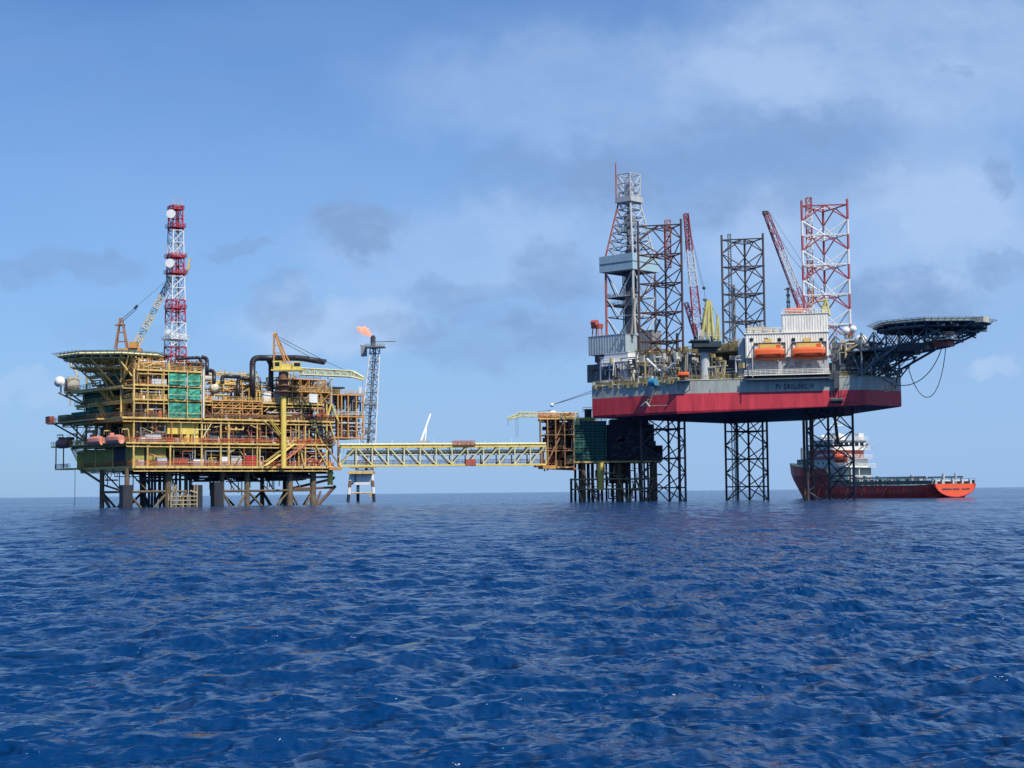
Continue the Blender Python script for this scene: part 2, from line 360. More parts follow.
# railings: orange toprails on the lower decks, yellow above
def railpart(pts, m, **k):
    q = MB(); rail(q, pts, **k); q.build('railing', m, plat)
railpart([(-2, 34, Z2), (-2, -.2, Z2), (UE, -.2, Z2)], ORG, r=.075); railpart([(0, 33, Z1), (0, .1, Z1), (UE, .1, Z1)], ORG, r=.075)
railpart([(-3, 38, Z3), (-3, -.3, Z3), (UE, -.3, Z3)], BROWN, r=.07); railpart([(-5, V3, Z3), (-5, 10, Z3)], RUSTM, r=.06)
railpart([(0, 36, Z4), (0, .1, Z4), (UE - 3, .1, Z4), (UE - 3, 25, Z4)], YEL); railpart([(-3, 36, Z5), (0, .1, Z5), (UM, .1, Z5)], BROWN)
railpart([(1, 30, Z6), (1, .1, Z6), (UM, .1, Z6), (UM, 20, Z6)], YEL); railpart([(0, V1, Z1), (-3.5, V1, Z1), (-3.5, lv(70, -3.5, 467), Z1)], RUSTM); railpart([(-4, V2, Z2), (-4, 4, Z2)], YEL)
# inner bulkheads added to block the sky, navy to paint the shaded interior
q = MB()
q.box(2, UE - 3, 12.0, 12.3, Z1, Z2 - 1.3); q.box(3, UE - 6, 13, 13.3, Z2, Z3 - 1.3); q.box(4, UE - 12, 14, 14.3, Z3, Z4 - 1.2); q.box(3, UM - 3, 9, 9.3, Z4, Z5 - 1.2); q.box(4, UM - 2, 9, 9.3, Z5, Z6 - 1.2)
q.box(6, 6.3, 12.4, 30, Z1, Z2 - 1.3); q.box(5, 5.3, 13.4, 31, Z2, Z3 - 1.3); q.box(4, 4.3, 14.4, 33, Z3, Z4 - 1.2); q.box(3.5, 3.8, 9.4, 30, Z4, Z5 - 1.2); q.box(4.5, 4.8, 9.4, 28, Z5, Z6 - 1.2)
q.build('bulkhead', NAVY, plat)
# clad rooms
def room(name, m, u0, u1, v0, v1, z0, z1):
    q = MB(); q.box(u0, u1, v0, v1, z0 + .01, z1)
    k = max(1, int((u1 - u0) / 1.3))
    for i in range(k): q.box(u0 + (u1 - u0) * (i + .45) / k, u0 + (u1 - u0) * (i + .55) / k, v0 - .06, v0, z0 + .1, z1 - .1)
    k = max(1, int((v1 - v0) / 1.3))
    for i in range(k): q.box(u0 - .06, u0, v0 + (v1 - v0) * (i + .45) / k, v0 + (v1 - v0) * (i + .55) / k, z0 + .1, z1 - .1)
    return q.build(name, m, plat)
room('room_wall', OLIVE, fu(136), fu(147), 1.6, 6, Z1, Z2 - 1.3); room('room_wall', OLIVE, fu(149), fu(169), 1.6, 6, Z1, Z2 - 1.3)
room('room_wall', OLIVE, 1.4, 5, lv(107), lv(72), Z1, Z2 - 1.3); room('room_wall', NAVY, 1.2, 5, 2, lv(108), Z1, Z2 - 1.3)
room('room_wall', YELB, fu(169), fu(195), .9, 6, Z2 + 2.1, Z3 - 1.3); room('room_wall', OLIVE, fu(166), fu(200), 3.2, 7, Z2, Z3 - 1.4)
room('room_wall', OLIVE, fu(136), fu(150), 4.2, 7, Z2, Z3 - 1.5)
for px in (195, 199, 190): 
    q = MB(); q.tube((fu(px), 1.4, Z2), (fu(px), 1.4, Z3 - .9), .55, 10); q.build('yellow_riser', YELB, plat)
# green netting wrapped round the corner modules
def net(m, u0, u1, z0, z1, v=-.35):
    q = MB(); n = max(2, int((u1 - u0) / .7)); k = 5; r_ = random.Random(int(u0 * 10 + z0))
    vs = [(u0 + (u1 - u0) * i / n, v + r_.uniform(-.16, .16), z0 + (z1 - z0) * j / k) for j in range(k + 1) for i in range(n + 1)]
    vs += [(x, y + .09, z) for x, y, z in vs]; o = (n + 1) * (k + 1)
    fs = [(j * (n + 1) + i, j * (n + 1) + i + 1, (j + 1) * (n + 1) + i + 1, (j + 1) * (n + 1) + i) for j in range(k) for i in range(n)]
    q.add(vs, fs + [tuple(a + o for a in f[::-1]) for f in fs]); q.build('netting', m, plat)
for z0, z1 in ((Z5 + .1, Z6 - .9), (Z4 + .1, Z5 - .9), (Z3 + .1, Z4 - .9)):
    net(TEAL, fu(168), fu(185), z0, z1); net(TEAL, fu(187), fu(199.5), z0, z1)
q = MB()
for z in (Z3, Z4, Z5):
    for p in (167, 186, 200): q.bar((fu(p), -.75, z), (fu(p), -.75, z + 4), .08)
    for h in (1.1,): q.bar((fu(167), -.75, z + h), (fu(200), -.75, z + h), .06)
q.build('scaffold', PALE, plat)
q = MB(); q.tube((fu(202), -.7, Z3), (fu(202), -.7, Z6 + .5), .22, 8); q.build('drain_pipe', WHITE, plat)
for px0, px1, z0, z1 in ((108, 79, Z4 - .2, Z5 - .9), (108, 84, Z3 + .1, Z4 - 1.2), (119, 108, Z5, Z6 - 1)):
    v0, v1 = lv(px0), lv(px1); q = MB(); q.box(.9, 3.2, v0, v1, z0, z1)
    for i in range(8): q.box(.8, .9, v0 + (v1 - v0) * (i + .4) / 8, v0 + (v1 - v0) * (i + .6) / 8, z0, z1)
    q.build('green_cladding', DTEAL, plat)
# pipework: long runs, drops, and bends, one mesh per deck and colour
def pipes(u0, u1, v0, v1, z0, z1, n, m, seed, rr=(.08, .26)):
    g = random.Random(seed); q = MB()
    for i in range(n):
        v = g.uniform(v0, v1); z = g.uniform(z0 + .5, z1 - .4); a = g.uniform(u0, u1); b = min(u1, a + g.uniform(2, 11)); r = g.uniform(*rr)
        q.tube((a, v, z), (b, v, z), r, 6)
        for e in (a, b):
            if g.random() < .75: q.tube((e, v, z), (e, v, g.choice((z0, z1, g.uniform(z0, z1)))), r, 6)
        if g.random() < .5: q.tube((a, v, z), (a, min(v + g.uniform(1, 4), v1 + 2), z), r, 6)
        if g.random() < .35: 
            c = g.uniform(a, b); q.tube((c - .25, v, z), (c + .25, v, z), r * 1.9, 8); q.tube((c, v, z), (c, v, z + r * 3.5), r * .7, 6)
    q.build('pipework', m, plat)['kind'] = 'stuff'
sd_ = 0
for (z0, z1, u0, u1, n) in ((Z1, Z2 - 1.2, fu(172), UE, 46), (Z2, Z3 - 1.2, fu(202), UE, 60), (Z2, Z3 - 1.2, 1, fu(166), 16), (Z3, Z4 - 1, fu(205), UE - 3, 54), (Z3, Z4 - 1, 1, fu(166), 20), (Z4, Z5 - 1, 1, fu(164), 16), (Z5, Z6 - 1, 1, fu(164), 16)):
    for k, (m, f) in enumerate(((GREY, .4), (YEL, .30), (BROWN, .35), (LGREY, .22), (BRICK, .25))):
        sd_ += 1; pipes(u0, u1, .5, 8, z0, z1, max(3, int(n * f * 1.7)), m, 100 + sd_)
def pipes_side(v0, v1, z0, z1, n, m, seed):
    g = random.Random(seed); q = MB()
    for i in range(n):
        u = g.uniform(.5, 4); z = g.uniform(z0 + .5, z1 - .4); a = g.uniform(v0, v1); b = min(v1, a + g.uniform(2, 8)); r = g.uniform(.08, .2)
        q.tube((u, a, z), (u, b, z), r, 6); q.tube((u, a, z), (u, a, g.choice((z0, z1))), r, 6)
    q.build('pipework', m, plat)['kind'] = 'stuff'
for k, (z0, z1) in enumerate(((Z2, Z3 - 1), (Z3, Z4 - 1), (Z4, Z5 - 1), (Z5, Z6 - 1), (Z6, Z6 + 3))):
    for j, m in enumerate((GREY, BROWN, YEL)): pipes_side(1, 32, z0, z1, 8, m, 300 + k * 7 + j)
# upper right: open frames above deck three
for px0, px1, za, zb in ((212, 262, Z3, Z3 + 2.7), (212, 262, Z4 - 2.1, Z4), (292, 330, Z4, Z4 + 3), (292, 326, Z4 + 3, Z4 + 6.3)):
    q = MB(); u0, u1 = fu(px0), fu(px1)
    n = max(2, int((u1 - u0) / 2.6))
    for i in range(n + 1):
        u = u0 + (u1 - u0) * i / n
        for v in (-.1, 7): q.bar((u, v, za), (u, v, zb), .14)
    for v in (-.1, 7):
        q.bar((u0, v, zb), (u1, v, zb), .2); q.bar((u0, v, (za + zb) / 2), (u1, v, (za + zb) / 2), .08)
    for i in range(n): q.bar((u0 + (u1 - u0) * i / n, -.1, za), (u0 + (u1 - u0) * (i + 1) / n, -.1, zb), .08)
    q.build('open_frame', mat('orange_yellow_frame', (.62, .30, .09), .6, .3, .3), plat)
q = MB(); q.box(fu(292), fu(332), 0, 9, Z4 + 2.8, Z4 + 3.05); q.box(fu(294), fu(322), .5, 9, Z4 + 6.2, Z4 + 6.4); q.build('upper_platform', YEL, plat)
railpart([(fu(292), .1, Z4 + 3.1), (fu(332), .1, Z4 + 3.1), (fu(332), 8, Z4 + 3.1)], YEL); railpart([(fu(294), .6, Z4 + 6.4), (fu(322), .6, Z4 + 6.4)], BROWN)
pipes(fu(215), fu(262), 1, 6, Z4, Z4 + 4.5, 26, BROWN, 41); pipes(fu(292), fu(332), 1, 8, Z4, Z4 + 6, 40, GREY, 42); pipes(fu(292), fu(332), 1, 8, Z4, Z4 + 6.5, 26, YEL, 43); pipes(fu(215), fu(262), 1, 6, Z4, Z4 + 5.5, 20, YEL, 44)
pipes(fu(206), fu(262), 2, 8, Z4 + 2, Z4 + 8.2, 30, YEL, 45, (.08, .16)); pipes(fu(262), fu(300), 1, 8, Z4, Z4 + 7, 30, GREY, 46); pipes(fu(262), fu(300), 1, 8, Z4, Z4 + 9, 20, YEL, 47, (.1, .18))
pipes(fu(165), fu(205), .5, 7, Z6, Z6 + 3, 40, BROWN, 48, (.07, .2)); pipes(fu(136), fu(165), .5, 7, Z6, Z6 + 3, 36, mat('orange_yellow_frame', (0, 0, 0)), 49, (.07, .2)); pipes(fu(136), fu(200), .5, 7, Z6, Z6 + 2.6, 26, WHITE, 50, (.06, .2))
# small fittings standing along the deck edges
gg = random.Random(77)
for z0, u0, u1, n in ((Z1, 1, UE, 46), (Z2, 1, UE, 50), (Z3, fu(136), UE - 3, 50), (Z4, fu(136), UE - 4, 40), (Z5, 1, fu(165), 18), (Z6, 1, UM, 20)):
    for m_ in (WHITE, BRICK, GREY, ORG, RUSTM, YEL):
        q = MB()
        for i in range(n // 4):
            u = gg.uniform(u0, u1); v = gg.uniform(.4, 3.2); w_ = gg.uniform(.25, 1.0); h_ = gg.uniform(.3, 1.9); q.box(u, u + w_, v, v + gg.uniform(.3, 1), z0 + .01, z0 + h_)
            if gg.random() < .5: q.bar((u, v, z0), (u, v, z0 + gg.uniform(1.5, 3.4)), .09)
        q.build('deck_fittings', m_, plat)['kind'] = 'stuff'
for m_, n, s_ in ((YEL, 60, 1), (ORG, 26, 2), (PALE, 26, 3), (RUSTM, 30, 4)):
    g = random.Random(900 + s_); q = MB()
    for i in range(n):
        u = g.uniform(1, UE - 2); zl, zh = g.choice(((Z1, Z2 - 1), (Z2, Z3 - 1), (Z3, Z4 - 1), (Z3, Z4 - 1), (Z4, Z5)) if u > UM else ((Z1, Z2 - 1), (Z2, Z3 - 1), (Z3, Z4 - 1), (Z4, Z5 - 1), (Z5, Z6 - 1), (Z6, Z6 + 2.5)))
        v = g.uniform(-.1, .8); r = g.uniform(.06, .13); k = g.random()
        if k < .45: q.tube((u, v, zl), (u, v, zh), r, 5)
        elif k < .75: q.tube((u, v, g.uniform(zl, zh)), (u + g.uniform(1, 4), v, g.uniform(zl, zh)), r, 5)
        else: z = g.uniform(zl + .5, zh); q.tube((u, v, z), (u + g.uniform(1, 5), v, z), r, 5); q.tube((u, v, z), (u, v, zl), r, 5)
    q.build('scaffold_poles', m_, plat)['kind'] = 'stuff'
# projecting right end block
q = MB(); uR = fu(365, 1)
for z in (Z2 + 2, Z3 + 1.6, Z4 + 2.9): q.box(UE, uR, 1, 12, z - .35, z)
for u in (UE + 2, UE + (uR - UE) * .3, UE + (uR - UE) * .5, UE + (uR - UE) * .75, uR - .4):
    for v in (1.2, 6, 11.6): q.tube((u, v, Z1 if u < UE + 3 else Z2 + 2), (u, v, Z4 + 2.9), .22, 6)
q.build('end_frame', mat('orange_yellow_frame', (0, 0, 0)), plat)
q = MB(); q.box(fu(332), fu(347, 1), 2, 8, Z4 + 4.4, Z4 + 4.9); q.box(fu(334), fu(346), 3, 7, Z4 + 2.9, Z4 + 4.39); q.build('roof_shelter', NAVY, plat)
railpart([(UE, 1, Z4 + 2.9), (uR, 1, Z4 + 2.9), (uR, 11, Z4 + 2.9)], YEL); railpart([(UE, 1, Z3 + 1.6), (uR, 1, Z3 + 1.6)], WHITE)
pipes(UE, uR, 1.5, 9, Z2 + 2, Z3 + 1, 20, LGREY, 51); pipes(UE, uR, 1.5, 9, Z3 + 1.6, Z4 + 2.5, 22, GREY, 52); pipes(UE, uR, 1.5, 9, Z2 + 2, Z4 + 2.5, 16, BROWN, 53); pipes(UE, uR, 1.5, 9, Z3 + 1.6, Z4 + 2.5, 10, BLUEP, 54, (.15, .3))
# stairs
def stair(name, p, q_, w=1.0, m=YELB):
    p = Vector(p); q_ = Vector(q_); d = q_ - p; sx = Vector((0, 1, 0)) if abs(d.x) > abs(d.y) else Vector((1, 0, 0)); b = MB()
    for s in (0, w): 
        b.bar(p + sx * s, q_ + sx * s, .13); b.bar(p + sx * s + Vector((0, 0, 1)), q_ + sx * s + Vector((0, 0, 1)), .06)
    n = int(d.length / .4)
    for i in range(n): a = p.lerp(q_, (i + .5) / n); b.bar(a, a + sx * w, .06)
    b.build(name, m, plat)
a = F.on_v(266, 466, -1.3); b = F.on_v(296, 443, -1.3); stair('staircase', (a[0], -1.3, Z1), (b[0], -1.3, Z2)); 
a = F.on_v(268, 466, -1.3); stair('staircase', (a[0] + 3.2, -1.3, Z1), (b[0] + 3.4, -1.3, Z2), m=ORG)
a = F.on_v(288, 443, -1.3); b = F.on_v(270, 422, -1.3); stair('staircase', (a[0], -1.3, Z2), (b[0], -1.3, Z3))
stair('staircase', (-3.2, lv(88), Z2), (-3.2, lv(104), Z3), m=YEL); stair('staircase', (-1.5, lv(86), Z1), (-1.5, lv(76), Z2 - .5), m=YELB); stair('staircase', (-1.2, lv(108), Z3), (-1.2, lv(100), Z4), m=YEL)
stair('staircase', (-1.2, lv(112), Z4), (-1.2, lv(100), Z5), m=YEL)
# jacket legs and under-deck steel
for px, v, r, zb in ((127, 3, .62, 0), (168, 3, .85, 0), (222, 3, .62, 0), (247, 3, .7, 0), (290, 3, .8, 0), (313, 3, .85, 0), (186, 8, .5, 0)):
    u = fu(px, v, 490); q = MB(); q.tube((u, v, -6), (u, v, Z1 - .6), r, 12); q.build('leg', LEGM, plat)
for i, px in enumerate((127, 168, 222, 290, 313)):
    for v in ((18,) if i not in (2,) else ()):
        u = fu(px, 3, 490); q = MB(); q.tube((u, v, -6), (u, v, Z1 - .6), .6, 10); q.build('leg', LEGM, plat)
for px, v, zt in ((126, 3, 5.6), (217, 3, 6.2), (196, 3, 5.5)):
    u = fu(px, v, 495); q = MB(); q.box(u - 1.3, u + 1.3, v - 1.1, v + 1.1, -3, zt); q.build('leg_sleeve', DARK, plat)
q = MB()
uu = [fu(p, 3, 495) for p in (127, 168, 186)]; uw = [fu(p, 3, 495) for p in (222, 247, 290, 313)]
for grp in (uu, uw):
    if grp is uw: q.build('jacket_bracing', LEGM, plat); q = MB()
    for a, b in zip(grp, grp[1:]):
        for v in ((3, 18) if a not in (uw[0],) else (3,)):
            q.tube((a, v, 3.9), (b, v, 3.9), .32, 8); q.tube((a, v, 3.9), ((a + b) / 2, v, -2), .3, 8); q.tube((b, v, 3.9), ((a + b) / 2, v, -2), .3, 8)
            q.tube((a, v, 9.5), ((a + b) / 2, v, 4), .2, 6)
    for a in grp:
        (q.tube((a, 3, 3.9), (a, 18, 3.9), .3, 8), q.tube((a, 3, 4), (a, 10.5, -2), .28, 8), q.tube((a, 18, 4), (a, 10.5, -2), .28, 8)) if a not in (uw[0], uw[1]) else None
        pass
q.build('jacket_bracing', LEGM, plat); q = MB(); u0 = fu(100.5, 19, 495); q.tube((u0, 19, 3.9), (uu[0], 3, 3.9), .3, 8); q.tube((u0, 19, 4), ((u0 + uu[0]) / 2, 11, -2), .3, 8); q.tube((uu[0], 3, 4), ((u0 + uu[0]) / 2, 11, -2), .3, 8)
q.tube((u0, 19, 6.5), (-3, 24, Z1 - .6), .3, 8); q.tube((u0, 19, 6), (uu[0], 5, 4), .25, 8)
q.build('jacket_bracing', LEGM, plat)
for px in (145, 149, 155, 160, 164, 152, 176, 180, 190): u = fu(px, 8, 490); q = MB(); q.tube((u, 8, -4), (u, 8, Z1 - .6), .32, 8); q.build('conductor', DARK, plat)
q = MB(); us = [fu(p, .5, 495) for p in (171, 176, 183, 190, 197)]
for u in us:
    for v in (.5, 2): q.tube((u, v, -2), (u, v, 5.6 if u in (us[1], us[4]) else 3.2), .2, 6)
for z in (.6, 1.6, 2.6): q.tube((us[0], .5, z), (us[-1], .5, z), .16, 6)
q.tube((us[1], .5, 5.2), (us[0], .5, 3), .16, 6); q.tube((us[3], .5, 4), (us[4], .5, 3.4), .3, 6)
q.build('boat_landing', mat('stained_cream', (.42, .34, .2), .7, .4, .4), plat)
g = random.Random(3); q = MB()
for i in range(34):
    a = g.uniform(fu(225), fu(322)); v = g.uniform(4, 22); z = g.uniform(6.4, 8.8); q.box(a, a + g.uniform(1, 6), v, v + g.uniform(.8, 3), z, Z1 - .61 - g.uniform(0, .4))
for i in range(110):
    a = g.uniform(2, UE); v = g.uniform(2, 25); z = g.uniform(6.4, 9.3); q.tube((a, v, z), (a + g.uniform(3, 9), v, z), g.uniform(.1, .28), 6)
for i in range(26):
    a = g.choice((g.uniform(2, 17), g.uniform(26, 50))); v = g.uniform(5, 22); q.tube((a, v, g.uniform(2.5, 6)), (a, v, 9), .13, 6)
q.build('underdeck_equipment', DARK, plat)['kind'] = 'stuff'
for (px, w_) in ((108, 5), (116, 3), (238, 4), (249, 3)):
    pts = []; u = fu(px, 4, 485)
    for k in range(11): t = k / 10; pts.append((u - w_ / 4 + w_ / 2 * t, 4, 9.6 - (w_ + 1.5) * 4 * t * (1 - t) * .27 * 1.6))
    q = MB(); q.path(pts, .1, 6); q.build('hanging_hose', DARK, plat)
for px in (75, 209.5, 213, 140): u = fu(px, 4, 480); q = MB(); q.tube((u, 4, 4.3 if px != 75 else .5), (u, 4, 9.8), .07, 5); q.build('hanging_rope', DARK, plat)
q = MB(); ue = fu(334, 2, 480); q.tube((ue - 1.2, 2, 5.2), (ue - 1.2, 2, Z1 - .6), .75, 10); q.build('yellow_caisson', YELB, plat)
q = MB(); q.tube((ue - 12, 6, 4.2), (ue, 2, 7), .36, 8); q.tube((ue + .4, 2, 5), (ue - 5.5, 3, -1), .45, 8); q.tube((ue - 12, 3, 4.3), (ue + .3, 3, 4.6), .34, 8); q.tube((ue - 12, 4, 7), (ue - 1, 2, 7.6), .3, 8); q.tube((ue - 5.4, 3, -1), (ue - 3.6, 3, 3.6), .3, 6)
q.build('end_brace', RUSTM, plat)
def WP(u, v, z=0): return F.W(u, v, z)
# helideck
hc = Vector((-102.0, 408, 0)); HZ = 39.0
hd = empty('helideck', hc + Vector((0, 0, HZ - 1)), 0, 'octagonal helideck on yellow trusses above the left end of the process platform', 'helideck')
q = MB(); oct_ = lambda r, n=8, o=math.pi / 8, k=1.0: [(r * k * math.cos(o + 2 * math.pi * i / n), r * math.sin(o + 2 * math.pi * i / n)) for i in range(n)]
q.prism(oct_(13.5), .55, 1.0); q.build('landing_surface', mat('helideck_green', (.06, .13, .09), .8, .2), hd)
q = MB(); P = oct_(13.6)
for i in range(8): q.bar((*P[i], .25), (*P[(i + 1) % 8], .25), .36)
for i in range(-5, 6): h = math.sqrt(max(0, 12.4 ** 2 - (i * 2.3) ** 2)); q.box(i * 2.3 - .12, i * 2.3 + .12, -h, h, -.5, .54)
for i in range(-4, 5): h = math.sqrt(max(0, 12.2 ** 2 - (i * 2.7) ** 2)); q.box(-h, h, i * 2.7 - .1, i * 2.7 + .1, -.8, -.51)
q.build('edge_beam', PALE, hd)
q = MB(); P2 = oct_(15.2)
for i in range(8):
    for k in range(6):
        a = Vector((*P[i], .3)).lerp(Vector((*P[(i + 1) % 8], .3)), k / 6); b = Vector((*P2[i], .95)).lerp(Vector((*P2[(i + 1) % 8], .95)), k / 6); q.bar(a, b, .08)
    for f in (.4, .7, 1): q.bar(Vector((*P[i], .3)).lerp(Vector((*P2[i], .95)), f), Vector((*P[(i + 1) % 8], .3)).lerp(Vector((*P2[(i + 1) % 8], .95)), f), .05)
q.build('safety_net', GREY, hd)
q = MB(); B0 = -HZ + 1
pts_up = [(-9, -8), (-3, -11), (4, -11), (9, -8), (-9, 6), (3, 8), (-4, -4), (4, -3)]
low = [(-3.5, -1, Z5), (2, -6, Z5), (9, -11.2, Z5), (11, -9, Z5), (-1, 6, Z5), (5, 6, Z5), (1, -3, Z4 + 1), (6, -4, Z4 + 1)]
for (x, y), (lx, ly, lz) in zip(pts_up, low):
    q.tube((x, y, -.8), (lx, ly, lz + B0), .24, 6)
for (x, y) in ((-3, -8), (3, -8), (9, -11), (-6, -2), (0, -4)): q.tube((x, y, -.8), (x + 2, y + 1, Z5 + B0 + 3), .16, 6); 
for y in (-8, -3, 3): q.tube((-8, y, -3.2), (11, y, -3.2), .2, 6); lattice(q, (-8.5, y, -2), (11, y, -2), 1.9, n=9, r=.1, rb=.08)
q.build('support_truss', YEL, hd)
# communication tower
tb = WP(14.3, 6, 0); tw = empty('communication_tower', (tb.x, tb.y, Z6), R(38), 'tall red and white lattice tower with dishes on the process platform', 'lattice tower')
dT = tb.y; tz = lambda py: at(174, py, dT).z - Z6
BND = [(365, 347, 0), (347, 323, 1), (323, 300, 0), (300, 277, 1), (277, 255, 0), (255, 231, 1), (231, 206, 0)]
q = MB(); top = tz(206); wid = lambda z: 4.3 - 1.7 * z / top
for y0, y1, c in BND:
    z0, z1 = max(0, tz(y0)), tz(y1); n = 2
    for k in range(n):
        a, b = z0 + (z1 - z0) * k / n, z0 + (z1 - z0) * (k + 1) / n
        A = [(sx * wid(a) / 2, sy * wid(a) / 2, a) for sx, sy in ((-1, -1), (1, -1), (1, 1), (-1, 1))]; B = [(sx * wid(b) / 2, sy * wid(b) / 2, b) for sx, sy in ((-1, -1), (1, -1), (1, 1), (-1, 1))]
        for i in range(4):
            j = (i + 1) % 4; q.bar(A[i], B[i], .17, c); q.bar(A[i], B[j], .09, c); q.bar(A[j], B[i], .09, c); q.bar(B[i], B[j], .11, c)
    for k in range(int((z1 - z0) / .6)): q.bar((.3, -.1, z0 + k * .6), (.3, .4, z0 + k * .6), .05, c)
    q.bar((.3, -.1, z0), (.3, -.1, z1), .1, c); q.bar((.3, .4, z0), (.3, .4, z1), .1, c)
q.build('lattice_frame', [RED, WHITE], tw)
for y, wd in ((210, 3.2), (228, 3.8), (258, 4.2), (274, 4.4), (309, 4.2), (340, 5.2)):
    z = tz(y); q = MB(); q.box(-wd / 2, wd / 2, -wd / 2, wd / 2, z, z + .15)
    rail(q, [(-wd / 2, wd / 2, z), (-wd / 2, -wd / 2, z), (wd / 2, -wd / 2, z), (wd / 2, wd / 2, z)], 1, 1.0, .06)
    q.build('platform', WHITE if y == 340 else RED, tw)
def dish(y, dx=-1.9, r=1.15):
    q = MB(); z = tz(y); q.tube((-wid(z) / 2 - .3, -1.2, z), (-wid(z) / 2 - .9, -2.0, z - 0), r * .3, 16, r2=r); q.tube((-wid(z) / 2 - .9, -2.0, z), (-wid(z) / 2 - 1.15, -2.35, z), r, 18); q.build('dish', WHITE, tw, False)
dish(216); dish(265); dish(333, 1, .6)
q = MB()
for x, y, h in ((-1.2, -1.2, 1.8), (1.2, 1.2, 2.4), (1.2, -1.2, 1.5)): q.bar((x, y, top), (x, y, top + h), .07)
q.bar((2.4, -2, tz(270)), (2.9, -2.4, tz(258)), .25); q.bar((2, -1.8, tz(275)), (2.9, -2.4, tz(265)), .25); q.build('antenna', YEL, tw)
# pedestal cranes
def rope(mb, p, q_, r=.05): mb.tube(p, q_, r, 5)
bw = WP(3, 14, 0)
c1 = empty('pedestal_crane', (bw.x, bw.y, Z6 - 2), 0, 'pedestal crane with beige and blue boom raised past the red and white tower', 'crane')
O1 = Vector((bw.x, bw.y, Z6 - 2)); l1 = lambda px, py, dy=0: at(px, py, bw.y + dy) - O1
q = MB(); q.tube(l1(128, 372), l1(128, 352), 1.1, 12); q.build('pedestal', YEL, c1)
q = MB(); p = l1(129, 351); q.box(p.x - 2.6, p.x + 3.2, -1.6, 1.6, p.z - .6, p.z + .6); q.box(p.x + .5, p.x + 2.6, -2.2, -.4, p.z + .6, p.z + 2.2); q.build('cab', mat('orange_yellow_frame', (0, 0, 0)), c1)
q = MB(); t = l1(121, 320)
for dx, dy in ((-1.5, -1), (-1.5, 1), (1.9, -1), (1.9, 1)): q.tube((t.x + dx * .9, dy, p.z + .5), (t.x + dx * .18, dy * .3, t.z), .2, 6)
for f in (.3, .6, .85): q.bar((t.x - 1.3 * (1 - f * .8), -.6, p.z + (t.z - p.z) * f), (t.x + 1.6 * (1 - f * .8), -.6, p.z + (t.z - p.z) * f), .16)
q.box(t.x - 1.5, t.x + 1, -.5, .5, t.z - 1.5, t.z - 1.1); q.box(t.x - .5, t.x + .4, -.4, .4, t.z - .3, t.z + .5); q.build('gantry', mat('gantry_brown', (.36, .18, .10), .6, .3, .3), c1)
q = MB(); tip = l1(171, 278, 3); base = l1(134, 349)
lattice(q, base, tip, 1.7, 1.0, 14, .17, .11, lambda t: 1 if int(t * 14) % 4 == 3 else 0); q.build('boom', [mat('beige_boom', (.62, .56, .42), .5, .2, .1), BLUEP], c1)
q = MB(); bl = l1(136, 307, 1); rope(q, t, bl, .09); rope(q, t + Vector((.3, 0, -.5)), bl + Vector((.2, 0, -.5)), .09); rope(q, bl, tip + Vector((-1, 0, -.6)), .045); q.tube(bl + Vector((-.4, 0, -.4)), bl + Vector((.4, 0, .4)), .35, 6); q.build('luffing_cable', CABLE, c1)
# front crane
ub = fu(283.5, -1.4, 400); b2 = WP(ub, -1.4, 0); O2 = Vector((b2.x, b2.y, Z1)); l2 = lambda px, py, dy=0: at(px, py, b2.y + dy) - O2
c2 = empty('pedestal_crane', O2, 0, 'yellow pedestal crane with level boom beside the black bent pipes', 'crane')
q = MB(); q.tube((0, 0, -.6), (0, 0, l2(284, 392).z), .72, 14); q.build('pedestal', YELB, c2)
q = MB(); q.tube((0, 0, l2(284, 396).z), (0, 0, l2(284, 372).z), 1.25, 14)
for y in (392, 386, 380): z = l2(284, y).z; q.tube((0, 0, z), (0, 0, z + .2), 2.1, 14); 
q.build('slew_column', BROWN, c2)
q = MB(); z = l2(284, 371).z; q.box(-3.0, 5.2, -1.8, 1.8, z, z + .4); q.box(-2.4, -.2, -1.7, .2, z + .4, z + 2.6); q.box(2.6, 4.6, -1.7, 0, z + .4, z + 2.3); q.box(-.2, 2.4, -1.2, 1.4, z + .4, z + 1.7); q.build('machinery_house', YELB, c2)
q = MB(); q.box(3.0, 4.61, -1.75, -1.69, z + 1.1, z + 2.0); q.box(-2.0, -.8, -1.75, -1.69, z + 1.2, z + 2.2); q.build('cab_window', GLASS, c2)
q = MB(); t = l2(275, 335)
for ax, ay in ((-2.4, -1), (-2.4, 1), (1.6, -1), (2.4, 1), (1.0, -1)): q.tube((ax, ay, z + .4), (t.x + .3 * ax * .4, ay * .3, t.z), .2, 6)
for f in (.25, .5, .72): q.bar((-2.4 + (t.x + 2.4) * f, -.8, z + (t.z - z) * f), (1.6 + (t.x - 1.6) * f, -.8, z + (t.z - z) * f), .13)
q.tube(t + Vector((-.5, 0, -.2)), t + Vector((.5, 0, .5)), .45, 8); q.build('gantry', mat('orange_yellow_frame', (0, 0, 0)), c2)
q = MB(); tip = l2(363, 378.5, -2); m1 = l2(300, 371.5, -.5); m2 = l2(352, 374, -1.5)
lattice(q, m1, m2, 1.7, 1.5, 14, .17, .1); lattice(q, m2, tip, 1.5, .7, 3, .2, .12); q.box(tip.x - 1, tip.x + .4, tip.y - .4, tip.y + .4, tip.z - .5, tip.z + .5); q.build('boom', PALE, c2)
q = MB(); e = l2(325, 361, -1); rope(q, t, e, .08); rope(q, t + Vector((.2, 0, -.8)), e + Vector((-1, 0, -.6)), .08); rope(q, e, tip, .06); q.box(e.x - .5, e.x + .4, e.y - .3, e.y + .3, e.z - .4, e.z + .4)
rope(q, tip, l2(362, 388, -2), .04); q.build('luffing_cable', CABLE, c2)
